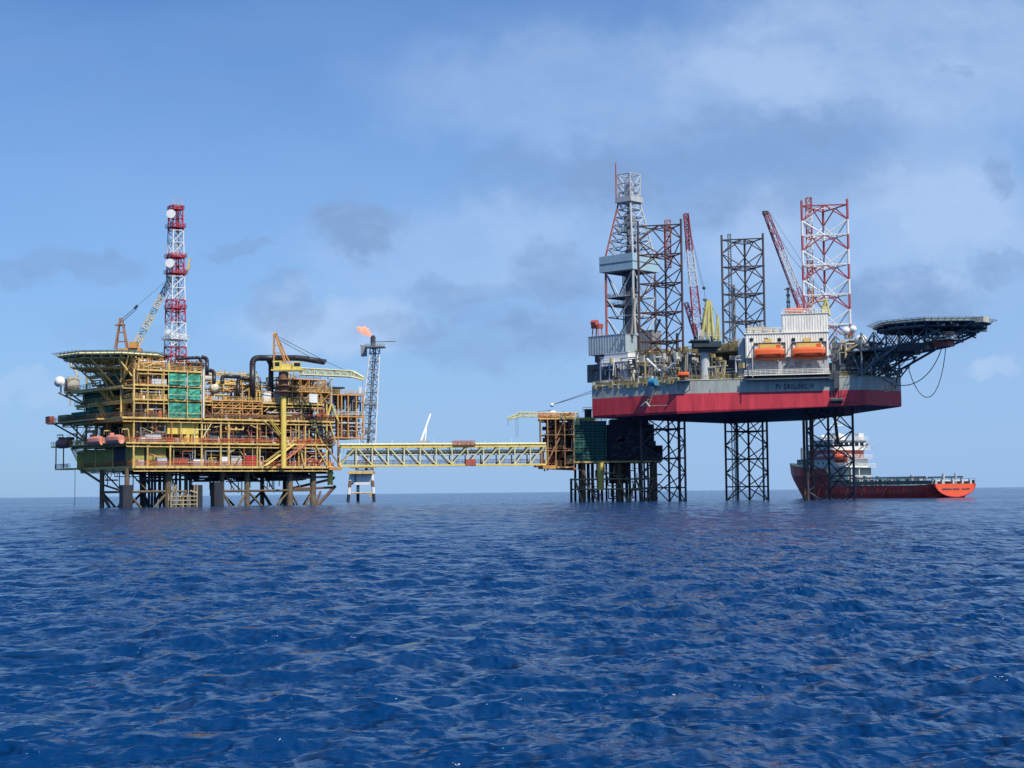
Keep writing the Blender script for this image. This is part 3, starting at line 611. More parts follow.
q = MB(); h = l2(360.5, 390, -2); q.box(h.x - .35, h.x + .35, h.y - .2, h.y + .2, h.z - .9, h.z + .9); q.build('hook_block', WHITE, c2)
# boom rest
ur = fu(331.5, .6, 410); br = WP(ur, .6, 0); O = Vector((br.x, br.y, Z3)); rst = empty('boom_rest', O, R(38), 'slim pale post on splayed yellow legs under the level crane boom', 'boom rest')
q = MB(); zt = at(331, 379, br.y).z - Z3; zm = at(331, 405, br.y).z - Z3; q.tube((0, 0, zm), (0, 0, zt), .22, 8); q.box(-1.1, 1.1, -.4, .4, zt, zt + .4); q.build('post', LGREY, rst)
q = MB()
for x, y in ((-1.9, -.4), (1.9, -.4), (-1.4, 2), (1.4, 2)): q.tube((0, 0, zm + .4), (x, y, 0), .2, 6)
q.build('splayed_legs', YELB, rst)
# black vent pipes
def bent(name, label, pts, r, yy_, ax=0, g_=None):
    """pts in photo pixels at depth yy_, bends rounded"""
    P = [F.W(F.on_v(x, y, yy_)[0], yy_, F.on_v(x, y, yy_)[1]) for x, y in pts]; O = P[0].copy(); P = [p - O for p in P]; out = [P[0]]
    for i in range(1, len(P) - 1):
        d0 = (P[i - 1] - P[i]).normalized(); d1 = (P[i + 1] - P[i]).normalized(); k = min(1.6 * r + .5, (P[i - 1] - P[i]).length * .45, (P[i + 1] - P[i]).length * .45)
        a = P[i] + d0 * k; b = P[i] + d1 * k
        for j in range(7): t_ = j / 6; out.append(a * (1 - t_) ** 2 + P[i] * 2 * t_ * (1 - t_) + b * t_ ** 2)
    out.append(P[-1]); q = MB(); q.path(out, r, 14)
    o = q.build(name, BLKP, None, True); o.location = O; tag(o, label, 'vent pipe', g_)
    return o
YB = WP(fu(285), 2.5).y
bent('vent_pipe', 'thickest black pipe rising and bending right behind the yellow crane', [(252.5, 398), (252.5, 358), (300, 358), (324, 362)], .78, .7)
bent('vent_pipe', 'upright black pipe between the thick bent pipe and the yellow crane column', [(271, 398), (271, 364), (268, 359)], .68, 2.2)
bent('vent_pipe', 'black pipe with one bend just left of the thickest black pipe', [(238, 398), (238, 378), (252, 379)], .5, .6)
bent('vent_pipe', 'black pipe running level behind, starting over the white round tank ends', [(222, 384), (222, 376), (240, 377)], .5, .5)
YT = WP(fu(205), 1).y
bent('vent_pipe', 'black pipe arching over at the foot of the red and white tower', [(201, 372), (201, 357.5), (188, 358), (176, 359)], .42, 1.0)
bent('vent_pipe', 'outermost of the small black pipes arching beside the tower foot', [(207, 375), (207, 358.5), (202, 357)], .5, .7)
bent('vent_pipe', 'lowest short black pipe stepping down right of the tower foot', [(214, 386), (214, 371), (207, 370)], .5, .6)
# lifeboats on the shaded side
def lifeboat_mb(Lg=6.4, W=2.3, Hh=2.3):
    ex = .15
    hull = MB(); n = 12; S = []
    for i in range(n + 1):
        t = i / n; f = math.sin(math.pi * min(max(t, .02), .98)) ** ex; S.append([((t - .5) * Lg, f * W / 2 * math.cos(a), Hh * .42 + f ** .4 * Hh * .42 * math.sin(a)) for a in [math.pi + math.pi * k / 8 for k in range(9)]])
    vs = [p for s in S for p in s]; m = 9; hull.add(vs, [(i * m + k, (i + 1) * m + k, (i + 1) * m + k + 1, i * m + k + 1) for i in range(n) for k in range(m - 1)] + [tuple(range(m))[::-1], tuple(range(n * m, n * m + m))])
    top = MB(); S = []
    for i in range(n + 1):
        t = i / n; f = math.sin(math.pi * min(max(t, .02), .98)) ** ex; S.append([((t - .5) * Lg * .99, f * W / 2 * .97 * math.cos(a), Hh * .42 + f ** .4 * Hh * .5 * math.sin(a) ** .55) for a in [math.pi * k / 8 for k in range(9)]])
    vs = [p for s in S for p in s]; top.add(vs, [(i * m + k, (i + 1) * m + k, (i + 1) * m + k + 1, i * m + k + 1) for i in range(n) for k in range(m - 1)] + [tuple(range(m))[::-1], tuple(range(n * m, n * m + m))])
    top.box(Lg * .22, Lg * .36, -.5, .5, Hh * .8, Hh * 1.12)
    return hull, top
def lifeboat(loc, rz, label, hm, tm, Lg=6.4, W=2.3, Hh=2.3, dav=YEL, g_=None):
    e_ = empty('lifeboat', loc, rz, label, 'lifeboat', g_); h_, t_ = lifeboat_mb(Lg, W, Hh)
    h_.build('hull', hm, e_, True); t_.build('canopy', tm, e_)
    q = MB()
    for x in (-Lg * .33, Lg * .33): q.tube((x, 0, Hh * .9), (x, 0, Hh * 1.35), .06, 5)
    q.build('falls', CABLE, e_)
    q = MB(); q.box(-Lg * .42, Lg * .42, -W / 2 - .03, -W / 2 + .05, Hh * .40, Hh * .47); q.build('fender', dav, e_)
    return e_
for i, (px, hm, lb) in enumerate(((64, mat('shaded_orange', (.28, .11, .10), .6, .2, .2), 'shade-darkened lifeboat at the outer left end of the yellow platform'), (96, PINK, 'faded orange lifeboat second from the left on the yellow platform'), (115, PINK, 'faded orange lifeboat nearest the corner column of the yellow platform'))):  # outermost boat's orange is darkened to hold its shade
    v = lv(px, -4.0, 441); p = WP(-4.0, v, Z2 - .75)
    lifeboat(p, R(38 + 90), lb, hm, hm if i == 0 else PINK, 7.6, 2.6, 2.7, g_='lifeboats hung on the left side of the yellow platform')
q = MB()
for px in (57, 70, 87, 104, 122): v = lv(px, -4, 440); q.tube((-2, v, Z2), (-2.4, v, Z2 + 3), .15, 6); q.tube((-2.4, v, Z2 + 3), (-4, v, Z2 + 2.9), .15, 6); q.tube((-4, v, Z2 + 2.9), (-4, v, Z2 + 2), .05, 5)
q.build('davits', YEL, plat)
# loose equipment standing on the decks (each a thing)
def crate(px, py_, v, z, wu, wv, h, m, label, cat='container', name='equipment_container', side=False, g_=None):
    if side: u = v; vv = lv(px, u, py_)
    else: u = fu(px, v, py_); vv = v
    e_ = empty(name, WP(u, vv, z + .01), R(38), label, cat, g_); q = MB(); q.box(-wu / 2, wu / 2, -wv / 2, wv / 2, .12, h)
    for i in range(4): x = -wu / 2 + wu * (i + .5) / 4; q.box(x - .05, x + .05, -wv / 2 - .05, -wv / 2, .2, h - .1)
    q.build('body', m, e_); q = MB(); q.box(-wu / 2 - .05, wu / 2 + .05, -wv / 2 - .07, wv / 2 + .05, 0, .115); q.box(-wu / 2 - .04, wu / 2 + .04, -wv / 2 - .07, wv / 2 + .04, h + .003, h + .08); q.build('frame', GREY, e_)
    return e_
crate(197.5, 463, .9, Z1, 3, 1.4, 1.7, WHITE, 'bright white box on the lowest deck below the yellow risers')
crate(224.5, 461, .9, Z1, 2.2, 1.4, 2.4, WHITE, 'tall white cabinet on the lowest deck right of centre gap')
crate(161, 457, .9, Z1, 2.6, 1.4, 2.0, LGREY, 'light grey box on the lowest deck in front of the olive room')
crate(140, 462, .9, Z1, 1.6, 1.2, 1.4, WHITE, 'small white box on the lowest deck at the corner column')
crate(250, 457, 1.2, Z1, 3.4, 1.6, 2.7, RED, 'red container on the lowest deck left of the yellow staircase')
crate(235, 458, 1.2, Z1, 3.0, 1.6, 2.2, LGREY, 'pale grey container on the lowest deck beside the red one')
crate(179, 459, 1.2, Z1, 4.2, 1.4, 1.9, BRICK, 'brick red skid box on the lowest deck right of the olive room')
crate(152, 434, .9, Z2, 4.2, 1.4, 1.9, LGREY, 'long grey box on the second deck near the corner column')
crate(143, 436, .9, Z2, 1.8, 1.4, 1.3, WHITE, 'white box on the second deck at the corner column')
crate(177, 437, .8, Z2, 1.6, 1.0, 1.0, WHITE, 'tiny white box on the second deck under the bright yellow panel')
crate(158, 379, .8, Z5, 4, 1.4, 1.4, WHITE, 'white box under the tower on the fifth deck left of the green netting')
crate(265, 398.5, 1.5, Z4, 2.7, 1.6, 2.9, WHITE, 'white cabinet at the foot of the thick bent black pipe')
crate(277, 399, 1.5, Z4, 2.3, 1.6, 2.9, WHITE, 'white cabinet touching the yellow crane column on its left')
crate(312, 399, .5, Z4 + .1, 2.5, 1.4, 2.5, WHITE, 'white cabinet right of the yellow crane column under the boom')
crate(66, 414, -2.0, Z3, 2.0, 6.0, 1.9, mat('sage_container', (.20, .30, .14), .6, .2, .1), 'sage green container on the outer left landing', side=True)
crate(84, 411, 1.0, Z3, 2.0, 12, 2.6, DTEAL, 'long dark green container behind the sage green one', side=True)
crate(50, 417.5, -3.6, Z3, 1.4, 2.8, 1.8, RUSTRED, 'red basket box at the very left tip of the deck', side=True)
crate(67, 437, -2.8, Z2 + 1.4, 1.6, 6, .7, BROWN, 'brown rack above the shade-darkened lifeboat', side=True)
def vessel(px, py_, v, z, Lg, r, m, label, name='pressure_vessel', up=False, end=False, g_=None):
    u = fu(px, v, py_); e_ = empty(name, WP(u, v, z + .01), R(38 if not end else 38 + 62), label, 'tank', g_); q = MB()
    if up: q.tube((0, 0, .4), (0, 0, Lg), r, 16); q.ball((0, 0, Lg), r, 16, sz=.4)
    else:
        q.tube((-Lg / 2, 0, r + .5), (Lg / 2, 0, r + .5), r, 16)
        for s in (-1, 1):
            q.tube((s * Lg / 2, 0, r + .5), (s * (Lg / 2 + r * .35), 0, r + .5), r, 16, r2=r * .6)
    q.build('shell', m, e_, True); q = MB()
    for s in (-1, 1):
        if up: q.box(s * r * .6 - .1, s * r * .6 + .1, -.3, .3, 0, .6)
        else: q.box(s * Lg * .3 - .15, s * Lg * .3 + .15, -r * .8, r * .8, 0, .7)
    q.build('saddle', BROWN, e_); q = MB(); q.tube((0, 0, (Lg if up else 2 * r) + .3), (0, 0, (Lg if up else 2 * r) + .9), .16, 8); q.build('nozzle', GREY, e_)
vessel(200.5, 391, 1.5, Z4 + 1.6, 2.2, 1.15, CREAM, 'cream round tank end touching the green netting', end=True)
vessel(214.5, 391, 1.5, Z4 + 1.6, 2.4, 1.25, CREAM, 'larger cream round tank end, second right of the green netting', end=True)
vessel(207, 381, 5, Z4 + 4.6, 3.6, .9, LGREY, 'grey horizontal tank above the two cream tank ends')
for i, (px, k) in enumerate(((309, 'first'), (318, 'second'), (325, 'third'))):
    vessel(px, 417, .9, Z3, 1.8, .72, BRICK, f'{k} brick red pump barrel on the third deck under the boom rest' if i < 2 else 'brick red pump barrel on the third deck closest to the right end', end=True)
for px, k in ((309, 'left'), (319, 'middle'), (328, 'right')):
    vessel(px, 439, .9, Z2, 1.7, .66, BRICK, f'{k} barrel of the three red ones on the second deck above the bridge landing', end=True)
for px, k in ((306, 'left'), (316, 'right')):
    vessel(px, 462, .9, Z1, 1.8, .7, BRICK, f'{k} one of two red barrels on the lowest deck beside the bridge', end=True)
for i, px in enumerate((224, 233, 243, 252)):
    vessel(px, 417, 1.0, Z3, 2.6, .5, BRICK, f'{ORD[i]} low red vessel from the left in the row on the third deck', g_='low red vessels in a row on the third deck')
for i, px in enumerate((214, 228, 243, 262, 273)):
    vessel(px, 432, 3.2, Z2, 4, 1.1, GREY if i % 2 else mat('slate_vessel', (.10, .16, .20), .5, .3, .1), f'{ORD[i]} large dark vessel from the left inside the second deck', g_='large vessels inside the second deck')
for i, px in enumerate((184, 206, 216)):
    vessel(px, 458, 3.0, Z1, 3.2, .9, GREY, f'{ORD[i]} grey vessel from the left inside the lowest deck', g_='grey vessels inside the lowest deck')
# radar dome and tank at the left end of deck five
p = WP(-1.5, lv(61, -1.5, 380), Z5); e_ = empty('satellite_dish', p, R(38), 'white satellite dish at the left edge below the helideck', 'dish antenna')
q = MB(); q.tube((0, 0, 0), (0, 0, 1.8), .2, 8); q.build('mast', GREY, e_)
q = MB(); q.tube((0, 0, 2.6), (-.7, -.7, 2.9), .4, 16, r2=1.5); q.tube((-.7, -.7, 2.9), (-.78, -.78, 2.93), 1.5, 18); q.ball((-.5, -.5, 2.8), 1.3, 14); q.build('reflector', WHITE, e_, True)
p = WP(2, lv(72, 2, 380), Z5); e_ = empty('storage_tank', p, R(38), 'beige upright tank beside the white satellite dish', 'tank')
q = MB(); q.tube((0, 0, 0), (0, 0, 3.6), 2.0, 20); q.ball((0, 0, 3.6), 2.0, 20, sz=.3); q.build('shell', mat('beige_grey', (.34, .32, .26), .6, .3, .2), e_, True); q = MB(); rail(q, [(-2, -2, 3.4), (2, -2, 3.4)], 1); q.build('guard_rail', YEL, e_)
# ---------------------------------------------------------------- link bridge
bl0 = at(340, 467, 430); bl1 = at(546, 464, 440)
dxy = Vector((bl1.x - bl0.x, bl1.y - bl0.y, 0)); BL = dxy.length; ba = math.atan2(dxy.y, dxy.x)
BZ = 10.3; brd = empty('link_bridge', (bl0.x, bl0.y, BZ), ba, 'long yellow truss bridge joining the two platforms over the sea', 'bridge')
TZ = 5.1; nb = 13
for fy in (0, 5):
    q = MB(); q.box(0, BL, fy - .2, fy + .2, -.2, .25); q.box(0, BL, fy - .2, fy + .2, TZ - .25, TZ + .2); q.build('chord', YELB if fy == 0 else YEL, brd)
    q = MB()
    for i in range(nb + 1):
        x = BL * i / nb; q.bar((x, fy, .2), (x, fy, TZ - .2), .2)
        if i < nb:
            x2 = BL * (i + 1) / nb
            if i == 0: q.bar((x, fy, .2), (x2, fy, TZ), .22)
            elif i < nb // 2 + 1: q.bar((x, fy, TZ), (x2, fy, .2), .17)
            else: q.bar((x, fy, .2), (x2, fy, TZ), .17)
    q.build('web', PALE if fy == 0 else BROWN, brd)
q = MB()
for i in range(nb * 2 + 1):
    x = BL * i / nb / 2; q.bar((x, 0, 0), (x, 5, 0), .12)
    if i % 2 == 0: q.bar((x, 0, TZ), (x, 5, TZ), .14)
for i in range(nb): q.bar((BL * i / nb, 0, TZ), (BL * (i + 1) / nb, 5, TZ), .1)
q.build('cross_beams', YEL, brd)
q = MB(); q.box(0, BL, 1.2, 3.8, .12, .3); q.build('walkway', GREY, brd)
q = MB(); rail(q, [(0, 1.2, .3), (BL, 1.2, .3)], 1.2, 1.6, .05); rail(q, [(0, 3.8, .3), (BL, 3.8, .3)], 1.2, 1.6, .05); q.build('railing', BROWN, brd)
for y, z, r, m in ((-.1, TZ + .62, .32, PALE), (1.1, TZ + .5, .26, PALE), (2.3, TZ + .62, .34, CREAM), (3.6, TZ + .5, .22, YEL), (.9, 3.9, .3, PALE), (3.9, 3.4, .26, GREY), (.8, 2.9, .16, LGREY)):
    q = MB(); L0 = 0 if z > TZ else 2; q.tube((L0, y, z), (BL - (0 if z > TZ else 1), y, z), r, 10)
    g = random.Random(int(z * 10 + y * 7)); x = 3
    while x < BL - 3: q.tube((x - .1, y, z), (x + .1, y, z), r * 1.35, 10); x += g.uniform(3, 6)
    q.build('pipeline', m, brd)
q = MB()
for i in range(nb * 2): x = BL * (i + .5) / nb / 2; q.box(x - .08, x + .08, -.1, 4, TZ + .205, TZ + .28); q.bar((x, .9, 2.6), (x, .9, TZ), .06)
q.build('pipe_supports', YEL, brd)
xr = BL * (463 - 340) / 206
q = MB(); q.box(xr - 3, xr + 3, -.6, 3, TZ + .2, TZ + .29); rail(q, [(xr - 3, -.6, TZ + .3), (xr + 3, -.6, TZ + .3)], 1.2, 1, .07); rail(q, [(xr - 3, 3, TZ + .3), (xr + 3, 3, TZ + .3)], 1.2, 1, .07)
q.box(xr + .4, xr + 3.2, -.5, 1, -.1, 1.6); q.build('valve_platform', RUSTRED, brd)
for k, (xa, h) in enumerate(((.25, 1.0), (.45, 1.3), (.7, 1.2), (.83, 1.1), (.12, .9))):
    q = MB(); x = BL * xa; q.bar((x, 0, TZ + .2), (x, 0, TZ + h + .6), .07); q.box(x - .15, x + .15, -.15, .15, TZ + h + .6, TZ + h + .8); q.build('lamp_post', WHITE, brd)
q = MB(); q.box(-3, .5, -.8, 6, -1, -.25); q.box(BL - 1, BL + 3, -.8, 6, -1.2, -.25); q.build('bearing', mat('orange_yellow_frame', (0, 0, 0)), brd)
p0 = at(421, 441, 447); p1 = at(430.5, 414, 452)
e_ = empty('loading_arm', p0, 0, 'white slanted arm standing up behind the middle of the yellow bridge', 'boom'); d = p1 - p0
q = MB(); q.tube((0, 0, 0), d, .32, 8, r2=.24); q.build('arm', WHITE, e_); q = MB(); q.tube((1.2, 0, 0), d * .58, .16, 6); q.tube((.1, 0, 0), (1.2, 0, 0), .12, 6); q.build('strut', WHITE, e_)
q = MB(); q.box(-.6, 2, -5.4, 1, -1.2, 0); q.build('base', LGREY, e_)
# ---------------------------------------------------------------- flare tower on its own tripod, beyond the bridge
YF = 590; fb = at(361, 500, YF)
fl = empty('flare_tower', (fb.x, fb.y, 0), 0, 'grey lattice flare tower burning orange at its top behind the bridge', 'flare tower')
lf = lambda px, py, dy=0: at(px, py, YF + dy) - Vector((fb.x, fb.y, 0))
BW = mat('red_white_leg', (.55, .50, .45), .6, .3, .2)
for a, b, c in (((348, 501), (351, 474), -4), ((358, 500), (358, 474), 5), ((374, 500), (372, 474), -3)):
    q = MB(); p = lf(*a, c); t = lf(*b, c)
    for k in range(4): q.tube(p.lerp(t, k / 4), p.lerp(t, (k + 1) / 4), .62, 8, mi=[2, 0, 1, 0][k])
    q.tube(p + Vector((0, 0, -4)), p, .62, 8, mi=2); q.build('leg', [WHITE, BROWN, DARK], fl)
q = MB(); q.tube(lf(349, 493, -4), lf(373, 493, -3), .28, 6); q.tube(lf(349, 493, -4), lf(358, 493, 5), .28, 6); q.tube(lf(358, 493, 5), lf(373, 493, -3), .28, 6); q.tube(lf(370, 497, -3), lf(373, 491, -3), .4, 6); q.tube(lf(350, 486), lf(356, 480), .25, 6)
a = lf(348, 474, -5); b = lf(375, 468, 6); q.box(a.x, b.x, -6, 7, a.z, a.z + 1.0); q.box(a.x + .5, b.x + .5, -6.2, 7, b.z, b.z + .7); q.build('tripod_frame', YEL, fl)
q = MB(); c_ = lf(365, 478); q.box(c_.x - 3.4, c_.x + 2.2, -4, 3, a.z - 4, a.z - .01); q.box(lf(352, 480).x, lf(357, 480).x, -4, 3, a.z - 3, a.z - .01); q.build('cabin', WHITE, fl)
top = lf(375.5, 346); base = lf(365.5, a and 470); 
q = MB(); n = 16
tri = lambda t: [base.lerp(top, t) + Vector((x * (3.5 - 1.7 * t), y * (3.5 - 1.7 * t), 0)) for x, y in ((-.95, -.5), (.95, -.5), (0, 1.1))]
for i in range(n):
    A = tri(i / n); B = tri((i + 1) / n); c = 0
    for j in range(3):
        k = (j + 1) % 3; q.tube(A[j], B[j], .25, 6, mi=0 if j != 2 else 1); q.bar(A[j], A[k], .13, 1); q.bar(A[j] if i % 2 else A[k], B[k] if i % 2 else B[j], .15, 1)
q.build('lattice_frame', [WHITE, GREY], fl)
for t in (.3, .52, .985):
    q = MB(); c = base.lerp(top, t); w_ = 2.4 if t < .9 else 3.6; q.box(c.x - w_, c.x + w_, -w_ * .8, w_ * .8, c.z, c.z + .35); rail(q, [(c.x - w_, -w_ * .8, c.z), (c.x + w_, -w_ * .8, c.z)], 1.2, 1.5, .1); q.build('platform', GREY, fl)
q = MB(); q.tube(base, top + Vector((-.6, 0, 0)), .2, 8); q.tube(top + Vector((-.9, 0, -1)), top + Vector((-.9, 0, 3.4)), .95, 12); q.tube(top + Vector((-.9, 0, 3.4)), top + Vector((-.9, 0, 3.9)), .7, 12); q.build('flare_tip', mat('burnt_steel', (.07, .075, .09), .6, .4), fl)
q = MB(); q.bar(top + Vector((0, 0, 1.6)), top + Vector((7.4, 0, 1.7)), .2); q.box(top.x - 5.4, top.x - 3.2, -.6, .6, top.z - 3.8, top.z + .3); q.bar(top + Vector((-5.5, 0, .5)), top + Vector((-4.6, 0, -4)), .15); q.build('side_bracket', GREY, fl)
fm = bpy.data.materials.new('flame'); fm.use_nodes = True; t_ = fm.node_tree; b_ = t_.nodes['Principled BSDF']; b_.inputs['Base Color'].default_value = (.8, .25, .1, 1)
b_.inputs['Emission Color'].default_value = (1, .34, .17, 1); b_.inputs['Emission Strength'].default_value = .95
tn = t_.nodes.new('ShaderNodeTexNoise'); tn.inputs['Scale'].default_value = .35; tn.inputs['Detail'].default_value = 5; mr = t_.nodes.new('ShaderNodeMapRange'); mr.inputs[1].default_value = .36; mr.inputs[2].default_value = .62; mr.inputs[3].default_value = .08; mr.inputs[4].default_value = .9
tco = t_.nodes.new('ShaderNodeTexCoord'); t_.links.new(tco.outputs['Object'], tn.inputs['Vector']); t_.links.new(tn.outputs[0], mr.inputs[0]); t_.links.new(mr.outputs[0], b_.inputs['Alpha'])
q = MB(); fp = top + Vector((-.9, 0, 4.2)); pts = [(371, 336, .5), (368, 333, 1.0), (365.5, 331, 1.6), (362.5, 330.5, 1.5), (360, 329, .9), (357, 327.5, .3)]
for (x0, y0, r0), (x1, y1, r1) in zip(pts, pts[1:]): q.tube(lf(x0, y0), lf(x1, y1), r0, 10, r2=r1, cap=False)
for (x, y, r) in ((363, 328.5, .7), (366, 333.5, .6), (359.5, 331, .5)): q.tube(lf(x + 2, y + 1), lf(x - 2, y - 1), r, 8, r2=.1)
q.build('flame', fm, fl, True)
# ---------------------------------------------------------------- wellhead platform under the rig
W0 = Frame(15.9, 448, 0.0)
wp = empty('wellhead_platform', (15.9, 448, 0), 0, 'dark wellhead platform with green louvred module in the shade of the drilling rig', 'oil platform')
def wl(px, py, v=0): d = at(px, py, 448 + v); return d.x - 15.9, d.z
x_ = lambda px, v=0: wl(px, 470, v)[0]
WZ1 = wl(600, 461)[1]; WZ2 = wl(600, 421)[1]
LOU = mat('green_louvre', (.025, .14, .12), .7, .6, .2, scale=1.2); BLKC = mat('shadowed_black_module', (.022, .030, .048), .7, .3)  # module's near-black base colour holds the shadow of the hull above
q = MB(); q.box(x_(573), x_(662), 0, 18, WZ1 - .5, WZ1); q.box(x_(540), x_(574), -1, 10, wl(556, 468)[1], wl(556, 468)[1] + .4); q.box(x_(539), x_(575), -1, 10, wl(0 + 555, 418)[1] - .4, wl(555, 418)[1]); q.build('deck', YEL, wp)
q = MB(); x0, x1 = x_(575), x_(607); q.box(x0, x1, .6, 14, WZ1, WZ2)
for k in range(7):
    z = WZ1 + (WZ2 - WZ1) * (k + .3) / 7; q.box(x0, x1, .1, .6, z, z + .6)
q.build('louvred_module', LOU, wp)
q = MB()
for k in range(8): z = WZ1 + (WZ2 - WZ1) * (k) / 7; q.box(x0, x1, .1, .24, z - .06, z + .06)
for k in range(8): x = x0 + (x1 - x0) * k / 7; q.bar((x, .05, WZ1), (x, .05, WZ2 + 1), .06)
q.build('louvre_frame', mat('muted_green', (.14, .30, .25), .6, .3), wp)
q = MB(); q.box(x_(608), x_(655), 1, 16, WZ1, WZ2 - 1.0); q.box(x_(655) + .01, x_(664), 3, 12, WZ1 + .01, wl(660, 445)[1]); q.box(x_(612), x_(650), 3, 12, WZ2 - .99, WZ2 + .6); q.build('shadowed_black_module', BLKC, wp)
q = MB(); g = random.Random(11)
for i in range(26):
    x = g.uniform(x_(609), x_(654)); z = g.uniform(WZ1, WZ2 - 3); q.bar((x, .9, z), (x + g.choice((0, g.uniform(1, 5))), .9, z + g.choice((0, g.uniform(1, 3)))), .1)
rail(q, [(x_(609), .8, WZ2 - 1), (x_(655), .8, WZ2 - 1)], 1.1, 1.5, .05); rail(q, [(x_(607), 0, WZ1), (x_(663), 0, WZ1)], 1.1, 1.5, .05)
q.build('module_trim', mat('dull_brown', (.10, .08, .07), .7, .4), wp)
q = MB(); q.box(x_(577), x_(597), 2, 8, WZ2 + .01, WZ2 + 1.0); rail(q, [(x_(575), .3, WZ2), (x_(607), .3, WZ2)], 1.1, 1.3, .06); q.build('roof_platform', OLIVE, wp)
q = MB(); q.box(x_(586), x_(593), 3, 5, WZ2 + 1.01, WZ2 + 3.4); q.bar((x_(585), 3, WZ2 + 3.4), (x_(594), 3, WZ2 + 3.4), .15); rail(q, [(x_(584), 2.6, WZ2 + 2.4), (x_(595), 2.6, WZ2 + 2.4)], 1.6, 1, .06); q.build('cabin', DARK, wp)
q = MB(); g = random.Random(91)
for i in range(30):
    x = g.uniform(x_(609), x_(650)); z = g.uniform(WZ1 + .2, WZ2 - 3.5); w_ = g.uniform(.4, 2.4); q.box(x, x + w_, .75, .99, z, z + g.uniform(.3, 1.6))
q.build('wall_equipment', mat('steel_slate', (.06, .075, .10), .6, .4), wp)['kind'] = 'stuff'
for m_, n_, s_ in ((BROWN, 22, 1), (mat('stained_cream', (.2, .2, .2)), 12, 2), (NAVY, 16, 3), (BRICK, 10, 4), (GREY, 8, 5)):
    g = random.Random(200 + s_); q = MB()
    for i in range(n_):
        x = g.uniform(x_(543), x_(570)); v = g.uniform(.2, 6); z = g.uniform(wl(556, 468)[1] + .5, wl(555, 420)[1]); q.box(x, x + g.uniform(.5, 2.2), v, v + 1, z, z + g.uniform(.4, 1.8))
    q.build('deck_equipment', m_, wp)['kind'] = 'stuff'
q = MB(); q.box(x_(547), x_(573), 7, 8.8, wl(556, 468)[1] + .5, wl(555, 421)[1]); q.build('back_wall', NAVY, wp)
# left open frame
q = MB(); zt = wl(555, 418)[1]; zb_ = wl(556, 468)[1] + .4
for px in (541, 548, 556, 565, 574):
    for v in (-.8, 9): q.tube((x_(px), v, zb_), (x_(px), v, zt), .2, 6)
for f in (.33, .66):
    z = zb_ + (zt - zb_) * f; q.box(x_(542), x_(574), -.9, 9, z - .2, z)
q.tube((x_(545), -.9, zb_), (x_(560), -.9, zb_ + 8), .22, 6); q.tube((x_(566), -.9, zt), (x_(556), -.9, zt - 6), .2, 6); q.build('open_frame', mat('tan_frame', (.40, .24, .12), .65, .4, .45), wp)
for k, (m, n_) in enumerate(((BROWN, 24), (RUSTM, 22), (GREY, 12), (BRICK, 14))):
    g = random.Random(60 + k); q = MB()
    for i in range(n_):
        x = g.uniform(x_(542), x_(566)); v = g.uniform(0, 7); z = g.uniform(zb_, zt); r = g.uniform(.08, .3); q.tube((x, v, z), (x + g.uniform(1, 3), v, z), r, 6); q.tube((x, v, z), (x, v, z + g.uniform(-3, 3)), r, 6)
    q.build('pipework', m, wp)['kind'] = 'stuff'
q = MB(); rail(q, [(x_(539), -1, zt), (x_(575), -1, zt)], 1.3, 1.2, .09); rail(q, [(x_(539), 5, zt), (x_(575), 5, zt)], 1.3, 1.2, .09); q.build('railing', ORG, wp)
q = MB(); z = wl(560, 468)[1]; q.tube((x_(548), 0, z), (x_(576), 0, z - .4), .4, 8); q.tube((x_(552), 2, z), (x_(552), 2, z + 3), .3, 8); q.box(x_(534), x_(546), -1.5, 5, wl(540, 467)[1], wl(540, 464)[1]); q.build('landing_frame', RUSTRED, wp)
# jacket
for px, v, r, m in ((571, 1, .35, DARK), (583, 2, .75, LEGM), (600.5, 0, .95, YELB), (619, 2, .8, LEGM), (655, 1, .6, LEGM), (583, 14, .7, LEGM), (620, 14, .7, LEGM), (652, 14, .7, LEGM)):
    q = MB(); zt_ = WZ1 - .5 if px != 571 else 6.5; z0_ = -4 if px != 600.5 else 3.2; q.tube((x_(px, v), v, z0_), (x_(px, v), v, zt_), r, 12); q.build('leg' if m is not YELB else 'yellow_caisson', m, wp)
q = MB(); g = random.Random(5)
for i in range(17): x = x_(576) + (x_(650) - x_(576)) * i / 16 + g.uniform(-.3, .3); q.tube((x, g.choice((4, 7, 10)), -3), (x, 7, WZ1 - .5), g.uniform(.28, .5), 8)
q.box(x_(611), x_(632), 5, 11, 5, WZ1 - .51); q.build('conductors', DARK, wp)
q = MB()
for z in (3.4, 6.2):
    q.tube((x_(573), 0, z), (x_(656), 0, z), .22, 6); q.tube((x_(573), 12, z), (x_(656), 12, z), .22, 6)
for a_, b_2 in ((575, 583), (583, 600), (619, 628), (636, 628), (636, 645), (655, 645)): q.tube((x_(a_), 1, 6.2), (x_(b_2), 1, -1), .28, 6)
q.build('jacket_bracing', mat('stained_cream', (.2, .2, .2)), wp)
for k, (m, n_) in enumerate(((mat('stained_cream', (.2, .2, .2)), 14), (RUSTM, 16), (BRICK, 10), (GREY, 10))):
    g = random.Random(80 + k); q = MB()
    for i in range(n_):
        x = g.uniform(x_(574), x_(655)); v = g.uniform(.5, 3); z = g.uniform(.5, WZ1 - 2); r = g.uniform(.08, .22); q.tube((x, v, z), (x + g.uniform(.5, 3), v, z), r, 6); q.tube((x, v, z), (x, v, z + g.uniform(1, 3)), r, 6)
    q.build('riser_pipes', m, wp)['kind'] = 'stuff'
